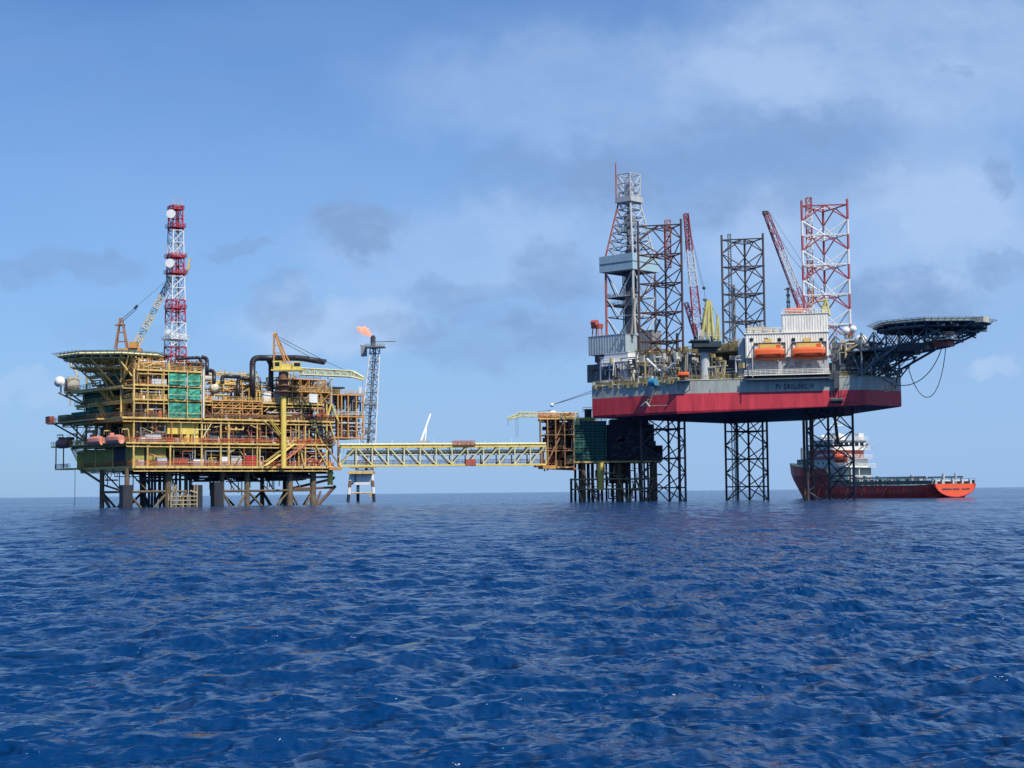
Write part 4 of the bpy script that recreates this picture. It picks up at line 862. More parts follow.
# small crane and dome on its left frame
zt = wl(555, 418)[1]
e_ = empty('deck_crane', at(566, 418, 450), 0, 'small crane with long pale yellow level boom over the bridge end', 'crane'); O3 = at(566, 418, 450); l3 = lambda px, py, dy=0: at(px, py, 450 + dy) - O3
q = MB(); q.tube((0, 0, 0), (0, 0, 1.0), .5, 10); q.box(-1, 1.4, -.8, .8, .6, 1.5); q.build('turntable', YEL, e_)
q = MB(); lattice(q, l3(578, 415), l3(520, 414.5, -3), 1.2, 1.1, 18, .14, .09); lattice(q, l3(520, 414.5, -3), l3(508, 419, -3.5), 1.1, .5, 4, .14, .1); q.build('boom', PALE, e_)
q = MB(); rope(q, l3(516, 417, -3), l3(516, 437, -3), .05); rope(q, l3(518, 417, -3), l3(518, 437, -3), .05); rope(q, l3(508, 419, -3), l3(508, 426, -3), .05); rope(q, l3(552, 410, 0), l3(520, 414, -3), .06); q.build('hoist_cable', CABLE, e_)
p = at(553, 417.5, 452); e_ = empty('radar_dome', p, 0, 'white radome with dark foot beside the small yellow crane', 'radome')
q = MB(); q.ball((0, 0, 1.0), 1.2, 16, sz=.85); q.build('dome', WHITE, e_, True); q = MB(); q.tube((0, 0, -.1), (0, 0, .6), 1.1, 14); q.build('base', DARK, e_)
# ---------------------------------------------------------------- jack-up drilling rig
G = Frame(53, 430, math.atan2(-.68, .73)); GA = G.a
rig = empty('jackup_rig', (53, 430, 0), GA, 'huge jack-up drilling rig with grey and red hull raised high on lattice legs', 'drilling rig')
HB, HM, HT = 21.9, 26.9, 30.3
poly = [(-15, -31), (12.5, -31), (52, -6.5), (54, 6.5), (12.5, 31), (-15, 31)]
HG = mat('hull_grey', (.39, .42, .38), .5, .35, .30, scale=.8, streak=7); HR = mat('hull_red', (.60, .05, .07), .5, .35, .10, scale=.7, streak=8); HU = mat('hull_underside', (.05, .06, .085), .7, .3)
q = MB(); n = 6; vs = []
for z, ins in ((HB, .25), (HB + .6, 0), (HM, 0), (HT, 0)):
    for i, (x, y) in enumerate(poly):
        zz = z + (1.1 if x > 40 and z < HM else 0) * (1 if z == HB else .6); k = 1 - ins / 40; vs.append((x * k, y * k, zz))
q.add(vs, [tuple(range(n))[::-1]], 2)
for lvl, mi in ((0, 1), (1, 1), (2, 0)):
    q.add([], []); 
    for i in range(n): q.f.append((lvl * n + i, lvl * n + (i + 1) % n, (lvl + 1) * n + (i + 1) % n, (lvl + 1) * n + i)); q.m.append(mi)
q.f.append(tuple(range(3 * n, 4 * n))); q.m.append(0)
q.build('hull', [HG, HR, HU], rig)
B = Vector((12.5, -31, 0)); C_ = Vector((52, -6.5, 0)); E1 = (C_ - B).normalized(); NI = Vector((-E1.y, E1.x, 0))   # inward normal
if NI.y < 0: NI = -NI
def bc(t, n_, z): p = B + E1 * t + NI * n_; return Vector((p.x, p.y, z))
# frame of the long bow-side face
BCa = GA + math.atan2(E1.y, E1.x); BO = G.W(B.x, B.y); K = Frame(BO.x, BO.y, BCa)
kt = lambda px, py=370, n_=0: K.on_v(px, py, n_)[0]; kz = lambda px, py, n_=0: K.on_v(px, py, n_)[1]
q = MB(); pts = [Vector((x * .995, y * .995, HT)) for x, y in poly]; rail(q, [pts[0], pts[1], pts[2], pts[3]], 1.1, 1.8, .055); q.build('railing', mat('yellow_brown', (.42, .34, .16), .6, .3, .3), rig)
q = MB()
for a, b in zip(poly, poly[1:4]):
    a = Vector((*a, 0)); b = Vector((*b, 0)); q.bar(a + Vector((0, 0, HT - .08)), b + Vector((0, 0, HT - .08)), .14)
q.build('deck_edge', mat('cream_edge', (.55, .52, .36), .6, .2, .3), rig)
q = MB(); g = random.Random(2)
for i in range(44): a = g.random(); p = Vector((-15, -31.03, 0)).lerp(Vector((12.5, -31.03, 0)), a); q.box(p.x, p.x + g.uniform(.3, 1.4), p.y - g.uniform(.1, .5), p.y, HT - g.uniform(.2, 1.2), HT + .2)
q.build('deck_fittings', mat('yellow_brown', (0, 0, 0)), rig)['kind'] = 'stuff'
# fairleads / stains plates on the long face
def legs_at(b, s, ztop, label, cols, mats, dx=0.0, rot=0.0):
    o = G.W(b, s) + Vector((dx, 0, 0)); e_ = empty('jackup_leg', Matrix.Rotation(-GA, 3, 'Z') @ (o - G.o), -GA, label); e_.parent = rig
    Rr = 6.55; ang = [R(90 + rot), R(210 + rot), R(330 + rot)]; ch = [Vector((Rr * math.cos(a), Rr * math.sin(a), 0)) for a in ang]
    bay = 7.6; z0 = ztop - 1.4
    segs = []; z = z0 + 1.4
    for i, c in enumerate(ch):
        q = MB(); z = ztop; k = 0
        while z > -6:
            zz = z - bay / 2 - (0 if k else 1.4); q.tube(c + Vector((0, 0, zz)), c + Vector((0, 0, z)), .31, 8, mi=cols(zz, k), cap=(k == 0)); z = zz; k += 1
        q.build('chord', mats, e_)
    q = MB(); z = z0; k = 0
    while z > -3:
        up = z + bay / 2; dn = z - bay / 2; U = Vector((0, 0, 1))
        for i in range(3):
            a, b_ = ch[i], ch[(i + 1) % 3]; m = (a + b_) / 2
            c_h = cols(z, 1) if k else cols(dn, 0)
            q.tube(a + U * z, b_ + U * z, .19, 5, mi=c_h)
            if k: q.tube(m + U * z, a + U * up, .165, 5, mi=cols(z, 1)); q.tube(m + U * z, b_ + U * up, .165, 5, mi=cols(z, 1))
            q.tube(m + U * z, a + U * dn, .165, 5, mi=cols(dn, 2)); q.tube(m + U * z, b_ + U * dn, .165, 5, mi=cols(dn, 2))
        ms = [(ch[i] + ch[(i + 1) % 3]) / 2 + U * z for i in range(3)]
        for i in range(3): q.tube(ms[i], ms[(i + 1) % 3], .14, 5, mi=cols(z, 1))
        z -= bay; k += 1
    q.build('bracing', mats, e_)
    return e_, ch
LN = mat('leg_navy', (.085, .07, .08), .6, .4, .3); LB = mat('leg_brown', (.10, .055, .055), .65, .4, .4)
LR = mat('leg_red', (.42, .08, .09), .5, .2, .1); LW = mat('leg_white', (.74, .74, .73), .5, .12, .05)
zt1 = G.W(0, -17.4).y; T1 = at(661, 222, zt1).z; T2 = at(743, 236, G.W(0, 17.3).y).z; T3 = at(825, 202, G.W(38, 0).y).z
def c12(z, k): return 0 if z < 32 or (k % 4) else 1
def c3(z, k):
    if z < 19: return 0
    if z < 32: return 1 if z > 18 else 0
    return 2 if k % 2 == 0 else 3
L1, ch = legs_at(0, -17.4, T1, 'dark lattice rig leg rising beside the grey derrick, leftmost', lambda z, k: 1 if z > 33 and k % 3 else 0, [LN, LB, LR, LW], -1.45, -14)
L2, _ = legs_at(0, 17.3, T2, 'dark navy lattice rig leg standing alone at the middle of the hull', lambda z, k: 0, [LN, LB, LR, LW], .05, -12)
L3, _ = legs_at(38, 0, T3, 'red and white lattice rig leg behind the white living quarters, ship below it', c3, [LN, LB, LR, LW], -.8, -9)
for e_, x, y, T, c in ((L1, 1.8, 1.0, T1, LR), (L3, -3.8, .4, T3, None), (L2, -3.6, 1.5, T2, LN)):
    q = MB()
    if c is LR: lattice(q, (x, y, T - 12), (x, y, T + .6), 1.4, n=9, r=.12, rb=.08)
    elif c is None: lattice(q, (x, y, 34), (x, y, T + 1.2), 1.3, n=24, r=.13, rb=.08, mi=lambda t: 0 if int((1 - t) * (T - 33) / 3.8) % 2 == 0 else 1)
    else: lattice(q, (x, y, -2), (x, y, T + .8), .8, n=40, r=.08, rb=.05)
    q.build('ladder_tower', [RUSTRED, LW] if c is not LN else LN, e_)
q = MB(); q.tube((-2.6, 1.5, -2), (-2.6, 1.5, 60), .42, 8); q.tube((4.6, 1.5, -2), (4.6, 1.5, 50), .3, 8); q.build('sea_water_pipe', GREY, L2)
q = MB(); q.tube((-6.5, -.4, -2), (-6.5, -.4, 22), .35, 8); q.tube((-4.4, .4, -2), (-4.4, .4, 22), .55, 8); q.tube((2.6, 2, 14), (1.8, 2, 22), .4, 8); q.build('sea_water_pipe', RUSTM, L3)
q = MB(); q.tube((3.8, 1, -2), (3.8, 1, 44), .4, 8); q.build('sea_water_pipe', LN, L1)
# jacking gear round each leg
for (b, s) in ((0, -17.4), (0, 17.3), (38, 0)):
    o = G.W(b, s)
    for i, a in enumerate((78, 198, 318)):
        wx = Vector((6.55 * math.cos(R(a)), 6.55 * math.sin(R(a)), 0)); M3 = Matrix.Rotation(-GA, 3, 'Z'); p = M3 @ (wx + Vector(({0: -1.45 if s < 0 else .05}.get(b, -.8), 0, 0))) + Vector((b, s, 0)); q = MB()
        q.box(p.x - 1.5, p.x + 1.5, p.y - 1.5, p.y + 1.5, HT + .01, HT + 4.4); q.box(p.x - 1.8, p.x + 1.8, p.y - 1.8, p.y + 1.8, HT + 4.41, HT + 4.7)
        for dz in (.6, 1.6, 2.6): q.tube((p.x - 1.9, p.y - .7, HT + dz), (p.x - 1.5, p.y - .7, HT + dz), .4, 8); q.tube((p.x + .3, p.y - 1.9, HT + dz), (p.x + .3, p.y - 1.5, HT + dz), .4, 8)
        q.build('jack_case', mat('jack_grey', (.16, .17, .18), .6, .4, .3), rig)
# ---- drill floor, cantilever
q = MB()
for s in (-6.4, 6.4): q.box(-37, 10, s - .5, s + .5, 33.4, 38.4)
for b in range(-36, 10, 4): q.box(b, b + .5, -5.9, 5.9, 37.2, 38.1)
q.build('cantilever', mat('slate_grey', (.13, .15, .17), .6, .3, .2), rig)
q = MB(); q.box(-22, 27, -10.5, 9, 38.5, 38.9); q.build('pipe_deck', mat('olive_steel', (.22, .21, .13), .6, .3, .2), rig)
q = MB(); rail(q, [(-22, -10.4, 38.9), (27, -10.4, 38.9), (27, 9, 38.9)], 1.2, 1.6, .07); rail(q, [(-22, -8, 38.9), (27, -8, 38.9)], 2.0, 1.3, .09)
q.build('deck_railing', mat('yellow_brown', (0, 0, 0)), rig)
def rpipes(b0, b1, s0, s1, z0, z1, n, m, seed, rr=(.08, .28), nm='deck_machinery', boxes=.3):
    g = random.Random(seed); q = MB()
    for i in range(n):
        b = g.uniform(b0, b1); s = g.uniform(s0, s1); z = g.uniform(z0, z1); r = g.uniform(*rr)
        if g.random() < boxes: w = g.uniform(.4, 1.5); h = g.uniform(.4, min(2.2, z1 - z0)); zz = min(z, z1 - h); q.box(b, b + w, s, s + g.uniform(.4, 1.5), zz, zz + h)
        else:
            c = b + g.uniform(1, 5); q.tube((b, s, z), (min(c, b1 + 1), s, z), r, 6); q.tube((b, s, z), (b, s, g.uniform(z0, z)), r, 6)
            if g.random() < .5: q.tube((c, s, z), (c, s + g.uniform(-2, 2), z0), r, 6)
    q.build(nm, m, rig)['kind'] = 'stuff'
YBR = mat('yellow_brown', (0, 0, 0)); OST = mat('olive_steel', (0, 0, 0)); SLT = mat('slate_grey', (0, 0, 0)); MC = mat('muted_cream', (.50, .48, .40), .6, .25, .2)
for i, (m, n) in enumerate(((YBR, 34), (OST, 30), (GREY, 20), (MC, 24), (BROWN, 12))): rpipes(-21, 25, -10, -4, 38.9, 41.2, n, m, 500 + i, (.06, .2))
for i, (m, n) in enumerate(((MC, 26), (SLT, 50), (GREY, 30), (YBR, 26), (RUSTM, 20), (WHITE, 14))): rpipes(-14, 11, -30, -20, HT, 37.5, n, m, 520 + i)
for i, (m, n) in enumerate(((SLT, 40), (MC, 16), (YBR, 14), (DARK, 30))): rpipes(-14, 12, -19, -8, HT, 38, n, m, 540 + i)
for i, (m, n) in enumerate(((SLT, 24), (MC, 14), (YBR, 14), (LGREY, 10))): rpipes(10, 26, -24, -12, HT, 37, n, m, 550 + i)
q = MB(); q.box(-14, 24, -6, -5.5, HT, 37.2); q.box(13, 34, -2, -1.5, HT, 37.5); q.box(-13.5, -5, -24, -16, HT, 36); q.build('deck_house', SLT, rig)
def house(name, b0, b1, s0, s1, z0, z1, m, win=None, ribs=True, parent=None):
    q = MB(); q.box(b0, b1, s0, s1, z0, z1)
    if ribs:
        k = int((b1 - b0) / .9)
        for i in range(k): x = b0 + (b1 - b0) * (i + .5) / k; q.box(x - .1, x + .1, s0 - .07, s0, z0 + .1, z1 - .1)
        k = int((s1 - s0) / .9)
        for i in range(k): y = s0 + (s1 - s0) * (i + .5) / k; q.box(b1, b1 + .07, y - .1, y + .1, z0 + .1, z1 - .1)
    q.box(b0 - .12, b1 + .12, s0 - .12, s1 + .12, z1 + .003, z1 + .15)
    return q.build(name, m, parent or rig)
house('drill_floor_cladding', -35, -22.6, -8.5, 5, 40.8, 46, mat('pale_blue_grey', (.42, .50, .54), .5, .15, .15))
q = MB(); q.box(-34, -20, -7, 4, 38.9, 40.79); bA = G.on_v(597, 370, -9)[0]; bB = G.on_v(607, 370, -9)[0]; q.box(bA, bB, -9, -6.45, 36.2, 40.5); q.box(bA - 3.6, bA, -8.6, -7, 36.6, 36.9); q.box(bA + .8, bB, -8.6, -6.6, 33.4, 36.19); q.build('substructure', mat('deep_navy', (.03, .04, .07), .6, .3), rig)
q = MB(); q.tube((-15, -27, 31), (-18, -20, 36), .4, 8); q.box(-18, -14.5, -26, -14, 30.5, 34.5); q.build('aft_frame', SLT, rig)
house('white_cabin', -27, -13.2, -13, -10.6, 36.6, 39.4, WHITE, ribs=False); house('mud_house', -14.7, -4.5, -28, -21, HT + .9, HT + 6.0, WHITE)
q = MB()
for (b0, b1) in ((-14.2, -11.7), (-11.2, -8.7)): q.box(b0, b1, -28.1, -28.02, HT + 1.6, HT + 5.2)
q.build('opening_shade', NAVY, rig)  # navy panels on the wall, painting the shade inside two openings
house('white_cabin', -14, -6, -27, -22, HT + 6.2, HT + 8.5, WHITE, ribs=False)
q = MB(); bb = at(647, 358, G.W(-6, -27).y)
def gp(px, py, s):   # point of the rig frame on the plane v = s under a photo pixel
    u, z = G.on_v(px, py, s); return Vector((u, s, z))
for a, b in (((647, 359), (662, 373)), ((679, 358), (663, 373))): q.tube(gp(*a, -29), gp(*b, -29), .28, 6)
q.build('v_brace', WHITE, rig)
# derrick
dk = empty('drilling_derrick', G.W(-26.9, .6, 46.15), GA, 'tall grey drilling derrick with pale blue windwall on the rig', 'derrick')
h = 4.9; ZW0, ZW1, ZC, ZTT = 64.4 - 46.15, 68.9 - 46.15, 84.5 - 46.15, 92.2 - 46.15
def sq(w, z): return [Vector((sx * w, sy * w, z)) for sx, sy in ((-1, -1), (1, -1), (1, 1), (-1, 1))]
DG = mat('derrick_grey', (.50, .51, .52), .5, .2, .15); DD = mat('derrick_dark', (.10, .11, .14), .6, .3)
q = MB()
lv_ = [(h, 0), (h, 5.5), (h, 11), (h, ZW0)]
def brace(q, lv_, r, rb):
    for (w0, z0), (w1, z1) in zip(lv_, lv_[1:]):
        A, B_ = sq(w0, z0), sq(w1, z1)
        for i in range(4):
            j = (i + 1) % 4; c = 2 if i == 0 else (0 if i in (1,) else 1)
            q.tube(A[i], B_[i], r, 6, mi=c); q.tube(B_[i], B_[j], rb, 5, mi=1 if i > 1 else 0)
            m = (A[i] + A[j]) / 2
            q.tube(m, B_[i], rb, 5, mi=1 if i > 1 else 0); q.tube(m, B_[j], rb, 5, mi=1 if i > 1 else 0)
brace(q, lv_, .34, .17); q.build('lower_frame', [DG, DD, RUSTRED], dk)
q = MB(); up_ = [(h + (2.1 - h) * i / 7, ZW1 + (ZC - ZW1) * i / 7) for i in range(8)]; brace(q, [(h, ZW0)] + up_, .28, .16); q.build('mast', [DG, DG, RUSTRED], dk)
q = MB(); brace(q, [(2.1, ZC), (2.2, ZC + 2.6), (2.3, ZC + 5), (2.3, ZTT)], .2, .16); q.box(-2.9, 2.9, -2.9, 2.9, ZC - .3, ZC + .2); q.box(-2.8, 2.8, -2.85, -2.75, ZC + .2, ZC + 1.2); q.box(2.75, 2.85, -2.8, 2.8, ZC + .2, ZC + 1.2); q.box(-.9, .9, -.9, .9, ZC + .5, ZC + 5); q.build('crown', DG, dk)
q = MB(); q.tube((-2.6, -2.6, ZC), (-2.6, -2.6, ZTT + 3.4), .18, 6); q.build('aerial', RUSTRED, dk)
q = MB(); q.box(-h - 1.6, h + .35, -h - .75, -h - .6, ZW0, ZW1); q.box(h + .35, h + .5, -h - .75, h + 1.5, ZW0, ZW1); q.box(-h - 1.75, -h - 1.6, -h - .75, h + 1.5, ZW0, ZW1); q.box(-h - 1.6, h + .35, h + 1.35, h + 1.5, ZW0, ZW1); zz = (ZW0 + ZW1) / 2
q.build('windwall', mat('windwall_blue', (.36, .52, .60), .5, .12, .06), dk)
q = MB(); q.box(-h - 1.6, h + .35, -h - .83, -h - .753, zz - .1, zz + .1); q.box(h + .503, h + .58, -h - .75, h + 1.5, zz - .1, zz + .1); q.box(-h - 1.59, h + .34, -h - .59, h + 1.34, ZW0, ZW0 + .15); q.build('windwall_trim', DD, dk)
q = MB(); q.box(-.9, 1.0, -1.0, 1.0, 1, ZW1 + 2); [q.tube((-1.9 + .45 * i, 1.4 - .3 * (i % 3), 1), (-1.7 + .4 * i, 1.2 - .3 * (i % 3), ZW1 + 8 - i % 4), .13, 5) for i in range(9)]
for i in range(7): q.tube((-1.2 + i * .5, -1.9, 0.5), (-1.2 + i * .5, -1.9, ZW0 + 2), .16, 5)
q.tube((-2.4, .2, 1), (-.4, 0, ZC), .14, 5); q.tube((2.4, .2, 1), (.4, 0, ZC), .14, 5); q.build('pipe_rack', DD, dk)
q = MB(); q.tube((.2, 0, ZW1), (.2, 0, ZC + 4), .3, 8); q.box(-1.2, 1.4, -1, 1, ZC - 7, ZC - 4); q.build('travelling_block', GREY, dk)
for z in (8.6, 10.9, ZC - 8.6):
    w = 2.6 if z > 20 else h
    q = MB(); q.box(-w, -w * .2, -w, w, z, z + .2); q.box(-w, w, -w, -w * .5, z, z + .2); rail(q, [(-w, -w, z), (w, -w, z)], 1.1, 1.4, .06); rail(q, [(-w, -w, z), (-w, w, z)], 1.1, 1.4, .06); q.build('platform', GREY, dk)
q = MB(); q.tube((h - .3, -h - .5, 0), (h + 1.2, -h - .6, 10), .45, 8); q.tube((h + 1, -h - .6, 0), (h + .4, -h - .6, 13), .35, 8); q.build('standpipe', mat('muted_cream', (0, 0, 0)), dk)
# red winch unit left of the derrick foot, and cabin right
e_ = empty('winch_unit', G.W(-33.4, -6.4, 46.16), GA, 'red winch unit on the pale box left of the derrick foot', 'winch')
q = MB()
for x in (-1.2, 1.0):
    for y in (-.8, .8): q.bar((x, y, 0), (x * .8, y, 3), .22)
q.box(-1.5, 1.3, -1, 1, 2.4, 3.6); q.build('frame', RUSTRED, e_); q = MB(); q.tube((-.9, -1.2, 3.9), (.9, -1.2, 3.9), .8, 12); q.build('drum', mat('red_dull', (.5, .12, .1), .6, .2, .2), e_)
q = MB(); q.tube((-22, 1, 41), (-14.5, -2, 50), .35, 8); q.build('catwalk_post', SLT, rig)
house('generator_house', -21.5, -17, -2.5, 1.5, 38.92, 47, GREY)
# ---- living quarters along the long bow-side face
Q = empty('living_quarters', (BO.x, BO.y, 0), BCa, 'white ribbed living quarters block above two orange lifeboats', 'building')
LQ = mat('quarters_white', (.90, .87, .76), .5, .2, .16); LQG = mat('quarters_grey', (.48, .50, .51), .5, .2, .1)
t0, t1, tm = kt(746), kt(829), kt(783); n0 = .5; zA = kz(790, 333, n0); zB = kz(800, 314, n0); zL = kz(790, 357, n0)
def wallp(x0, x1, y0, y1, z0, z1, m, nm='wall'):
    q = MB(); q.box(x0, x1, y0, y1, z0, z1); k = int((x1 - x0) / .62)
    for i in range(k): x = x0 + (x1 - x0) * (i + .5) / k; q.box(x - .11, x + .11, y0 - .10, y0, z0 + .12, z1 - .12)
    k = int((y1 - y0) / .62)
    for i in range(k): y = y0 + (y1 - y0) * (i + .5) / k; q.box(x0 - .1, x0, y - .11, y + .11, z0 + .12, z1 - .12)
    return q.build(nm, m, Q)
wallp(t0, t1, n0 + .6, 5.8, HT, zL, LQG); wallp(t0, t1, n0, 5.8, zL + .01, zA, LQ); wallp(tm, t1, n0 + .02, 5.7, zA + .3, zB, LQ)
q = MB(); q.box(t0 - .2, t1 + .2, n0 - .25, 6, zA + .003, zA + .28); q.box(tm - .2, t1 + .2, n0 - .2, 5.9, zB + .003, zB + .22); q.box(t0 - .3, t1 + .3, -2.2, n0 + .5, zL - 4.6, zL - 4.35); q.build('roof', LQ, Q)
wallp(kt(738), t0 - .3, 3, 14, HT, zL, LQG); wallp(kt(738), t0 - .3, 3, 14, zL + .01, kz(742, 338, 3), LQG); wallp(t0 - .25, tm - 4, 6.1, 15, HT, zA + .9, LQG)  # left end: shade of that face put into grey paint
for px in (752, 767, 780, 794, 809, 822):
    for py in (339.5,):
        x = kt(px); z = kz(px, py); q = MB(); q.box(x - .42, x + .42, n0 - .2, n0 - .115, z - .4, z + .4); q.build('window', GLASS, Q)
q = MB(); rail(q, [(t0, n0, zA + .28), (tm, n0, zA + .28)], 1.1, 1.2, .06); rail(q, [(tm, n0, zB + .2), (t1, n0, zB + .2)], 1.1, 1.2, .06); rail(q, [(t0 - .2, -2.1, zL - 4.35), (t1, -2.1, zL - 4.35)], 1.1, 1.2, .06); q.build('railing', LQ, Q)
g = random.Random(9); q = MB()
for i in range(26): x = g.uniform(t0, tm - 2); y = g.uniform(.8, 5); q.box(x, x + g.uniform(.5, 2.2), y, y + g.uniform(.5, 1.5), zA + .3, zA + .3 + g.uniform(.5, 2.0))
for i in range(6): x = g.uniform(t0, tm); q.bar((x, 2, zA + .3), (x, 2, zA + g.uniform(1.5, 3)), .08)
q.build('roof_equipment', mat('muted_cream', (0, 0, 0)), Q)['kind'] = 'stuff'
q = MB()
for i in range(16): x = g.uniform(t0, t1); z = g.uniform(HT + .2, zL - 1); q.box(x, x + g.uniform(.3, 1.2), n0 + .35, n0 + .595, z, z + g.uniform(.5, 1.8))
q.build('wall_equipment', GREY, Q)
q = MB()
for i in range(24): x = t0 + (t1 - t0) * i / 23; q.bar((x, n0 - .1, HT + .1), (x, -2.0, zL - 4.4 + 0), .07)
q.box(t0, t1, -2.0, -.3, HT - .5, HT - .2); q.build('walkway_struts', SLT, Q)
# the two lifeboats
for pa, pb, yb, lb in ((754, 785, 360, 'bright orange lifeboat under the left half of the white living quarters'), (792, 826, 359, 'bright orange lifeboat under the right half of the white living quarters')):
    xa, xb = kt(pa, 350, -1.6), kt(pb, 350, -1.6); zb2 = kz((pa + pb) / 2, yb, -1.6); p = K.W((xa + xb) / 2, -1.55, zb2)
    lifeboat(p, BCa, lb, mat('orange_hull', (.66, .10, .03), .45, .15), ORANGE, (xb - xa) * .97, 2.9, 3.3, mat('orange_hull', (0, 0, 0)), 'lifeboats hung below the living quarters')
    q = MB(); z2 = zb2 + 4.2
    q.bar((xa, n0 - .2, z2), (xb, n0 - .2, z2), .16); 
    for x in (xa, xb): q.bar((x, -1.6, z2), (x, n0, z2), .16); q.bar((x, n0 - .2, zb2 + .5), (x, n0 - .2, z2), .16)
    q.bar((xa, -1.6, z2), (xb, -1.6, z2), .13); q.build('davit', SLT, Q)
    q = MB(); q.box(xa + 1, xb - 1, n0 - .3, n0 - .105, zb2 + 2.6, zb2 + 4.4); q.box((xa + xb) / 2 - 1.3, (xa + xb) / 2 + .4, n0 - .4, n0 - .31, zb2 + 4.3, zb2 + 5.4); q.build('yellow_panel', mat('pale_amber', (.75, .55, .16), .5, .15), Q)
x_l = kt(791, 313, 2); p = K.W(kt(794, 313, 2), 2.0, zB + .25)
lifeboat(p, BCa, 'small orange rescue boat on the roof of the white living quarters', mat('orange_hull', (0, 0, 0)), ORANGE, 4.4, 1.7, 1.6, WHITE)
p = G.W(*gp(683.5, 378, -31.2)[:2]); z = gp(683.5, 377, -32)[2]
xr_ = kt(683.5, 375, -1.2); p = K.W(xr_, -1.2, kz(683.5, 377.5, -1.2)); lifeboat(p, BCa, 'tiny orange boat at the hull edge left of the living quarters', mat('orange_hull', (0, 0, 0)), ORANGE, 2.7, 1.4, 1.5, ORANGE)
q = MB(); q.box(xr_ - 1.6, xr_ + 1.6, -2, 0, HT - .4, HT - .15); q.bar((xr_ - 1.4, -1.9, HT - .4), (xr_ - 1.4, -.05, HT - 2.4), .1); q.bar((xr_ + 1.4, -1.9, HT - .4), (xr_ + 1.4, -.05, HT - 2.4), .1)
o_ = q.build('boat_shelf', SLT, Q)
# lettering on the long face
for txt, px0, px1, py in (('PV DRILLING VI', 775.5, 813.5, 386.8),):
    cu = bpy.data.curves.new('hull_name', 'FONT'); cu.body = txt; cu.extrude = .03; cu.offset = .045; cu.space_word = 1.5; cu.space_character = 1.08
    o_ = bpy.data.objects.new('hull_name', cu); col.objects.link(o_); o_.parent = Q; xa, xb = kt(px0, py), kt(px1, py)
    cu.size = 1.75; bpy.context.view_layer.update(); wd = o_.dimensions.x; 
    o_.scale = ((xb - xa) / wd, 1, 1); o_.rotation_euler = (math.pi / 2, 0, 0); o_.location = (xa, -.05, kz(px0, py) - .62); cu.materials.append(mat('letter_navy', (.05, .07, .10), .6, .1)); bpy.context.view_layer.update(); me_ = bpy.data.meshes.new_from_object(o_.evaluated_get(bpy.context.evaluated_depsgraph_get())); o2 = bpy.data.objects.new('hull_name', me_); col.objects.link(o2); o2.parent = Q; o2.location = o_.location; o2.rotation_euler = o_.rotation_euler; o2.scale = o_.scale; bpy.data.objects.remove(o_)
# mid deck strip between the crane and the quarters, and the hung anchor gear
q = MB()
for px in (653, 837):
    if px == 837:
        x = kt(px, 390, -.6); q.box(x - .7, x + .6, -1.2, -.1, HT - 3.0, HT + .9); q.box(x - 1.8, x + .4, -1.0, -.1, HT - .8, HT + 1.4)
        for d in (-1.4, -.2, .8): q.bar((x + d, -.5, HT - 3), (x + d * .9, -.5, HB + 3.0), .09)
        q.tube((x - 1.6, -.5, HB + 2.6), (x + 1.4, -.5, HB + 2.6), .5, 8); q.bar((x - 1, -.5, HB + 2), (x + 4.8, -.5, HB + 2), .08)
q.build('raw_water_gear', mat('gear_dark', (.07, .08, .10), .6, .3, .3), Q)
e_ = empty('access_ladder', K.W(kt(650, 398, 0) , 0, 0), GA, 'blue reel with pale ladder hanging over the shaded left hull side', 'ladder'); OE = K.W(kt(650, 398, 0), 0, 0)
def el_(px, py):
    u, z = G.on_v(px, py, -32.0); p = G.W(u, -32.0, z) - OE; M3 = Matrix.Rotation(-GA, 3, 'Z'); return M3 @ p
q = MB(); p = el_(653, 382); q.tube(p + Vector((-1.0, 0, 0)), p + Vector((1.0, 0, 0)), 1.0, 14); q.build('reel', mat('reel_blue', (.06, .28, .45), .5, .2), e_)
q = MB(); q.tube(el_(651, 389), el_(646, 405), .1, 5); q.tube(el_(654, 389), el_(649, 405), .1, 5)
for k in range(7): t_ = k / 6; q.bar(el_(651 - 5 * t_, 389 + 16 * t_), el_(654 - 5 * t_, 389 + 16 * t_), .05)
q.tube(el_(641, 406), el_(667, 405.5), .1, 5); q.tube(el_(641.5, 406), el_(646, 402), .25, 6); q.tube(el_(646, 402), el_(650, 407), .25, 6); q.bar(el_(652, 384) + Vector((0, .2, 0)), el_(652, 390), .5); q.build('ladder', mat('dull_white', (.45, .42, .38), .6, .3, .3), e_)
# ---- crane on the port side
def rigcrane(name, label, pedpx, base_px, tip_px, yb, dyt, stripes, mats, w0, w1, n, ztop_gantry=None):
    p = at(*base_px, yb); e_ = empty(name, p, 0, label, 'crane'); l_ = lambda px, py, dy=0: at(px, py, yb + dy) - p
    return e_, l_
BRW = [mat('boom_red', (.40, .10, .11), .5, .25, .15), mat('boom_white', (.62, .60, .58), .5, .15, .1)]
Y1 = G.W(15.5, -23.5).y
e_, l_ = rigcrane('deck_crane', 'rig crane with yellow gantry and steep red and white boom beside the leftmost leg', None, (705, 346), None, Y1, 0, None, None, 0, 0, 0)
q = MB(); q.tube(l_(705, 384), l_(705, 350), 1.2, 14); q.build('pedestal', LGREY, e_)
q = MB(); a = l_(693, 348); b = l_(720, 339); q.box(a.x, b.x, -3, 3, a.z, b.z - .8); q.box(a.x - .8, b.x - 3, -3.4, 3, b.z - .75, b.z - .4); q.box(a.x + 1.5, b.x - 1, -2.2, 2.2, a.z - 1.1, a.z - .01); q.build('slew_platform', mat('crane_black', (.03, .05, .06), .6, .3), e_)
q = MB(); t = l_(708.5, 301); z0 = b.z - .4
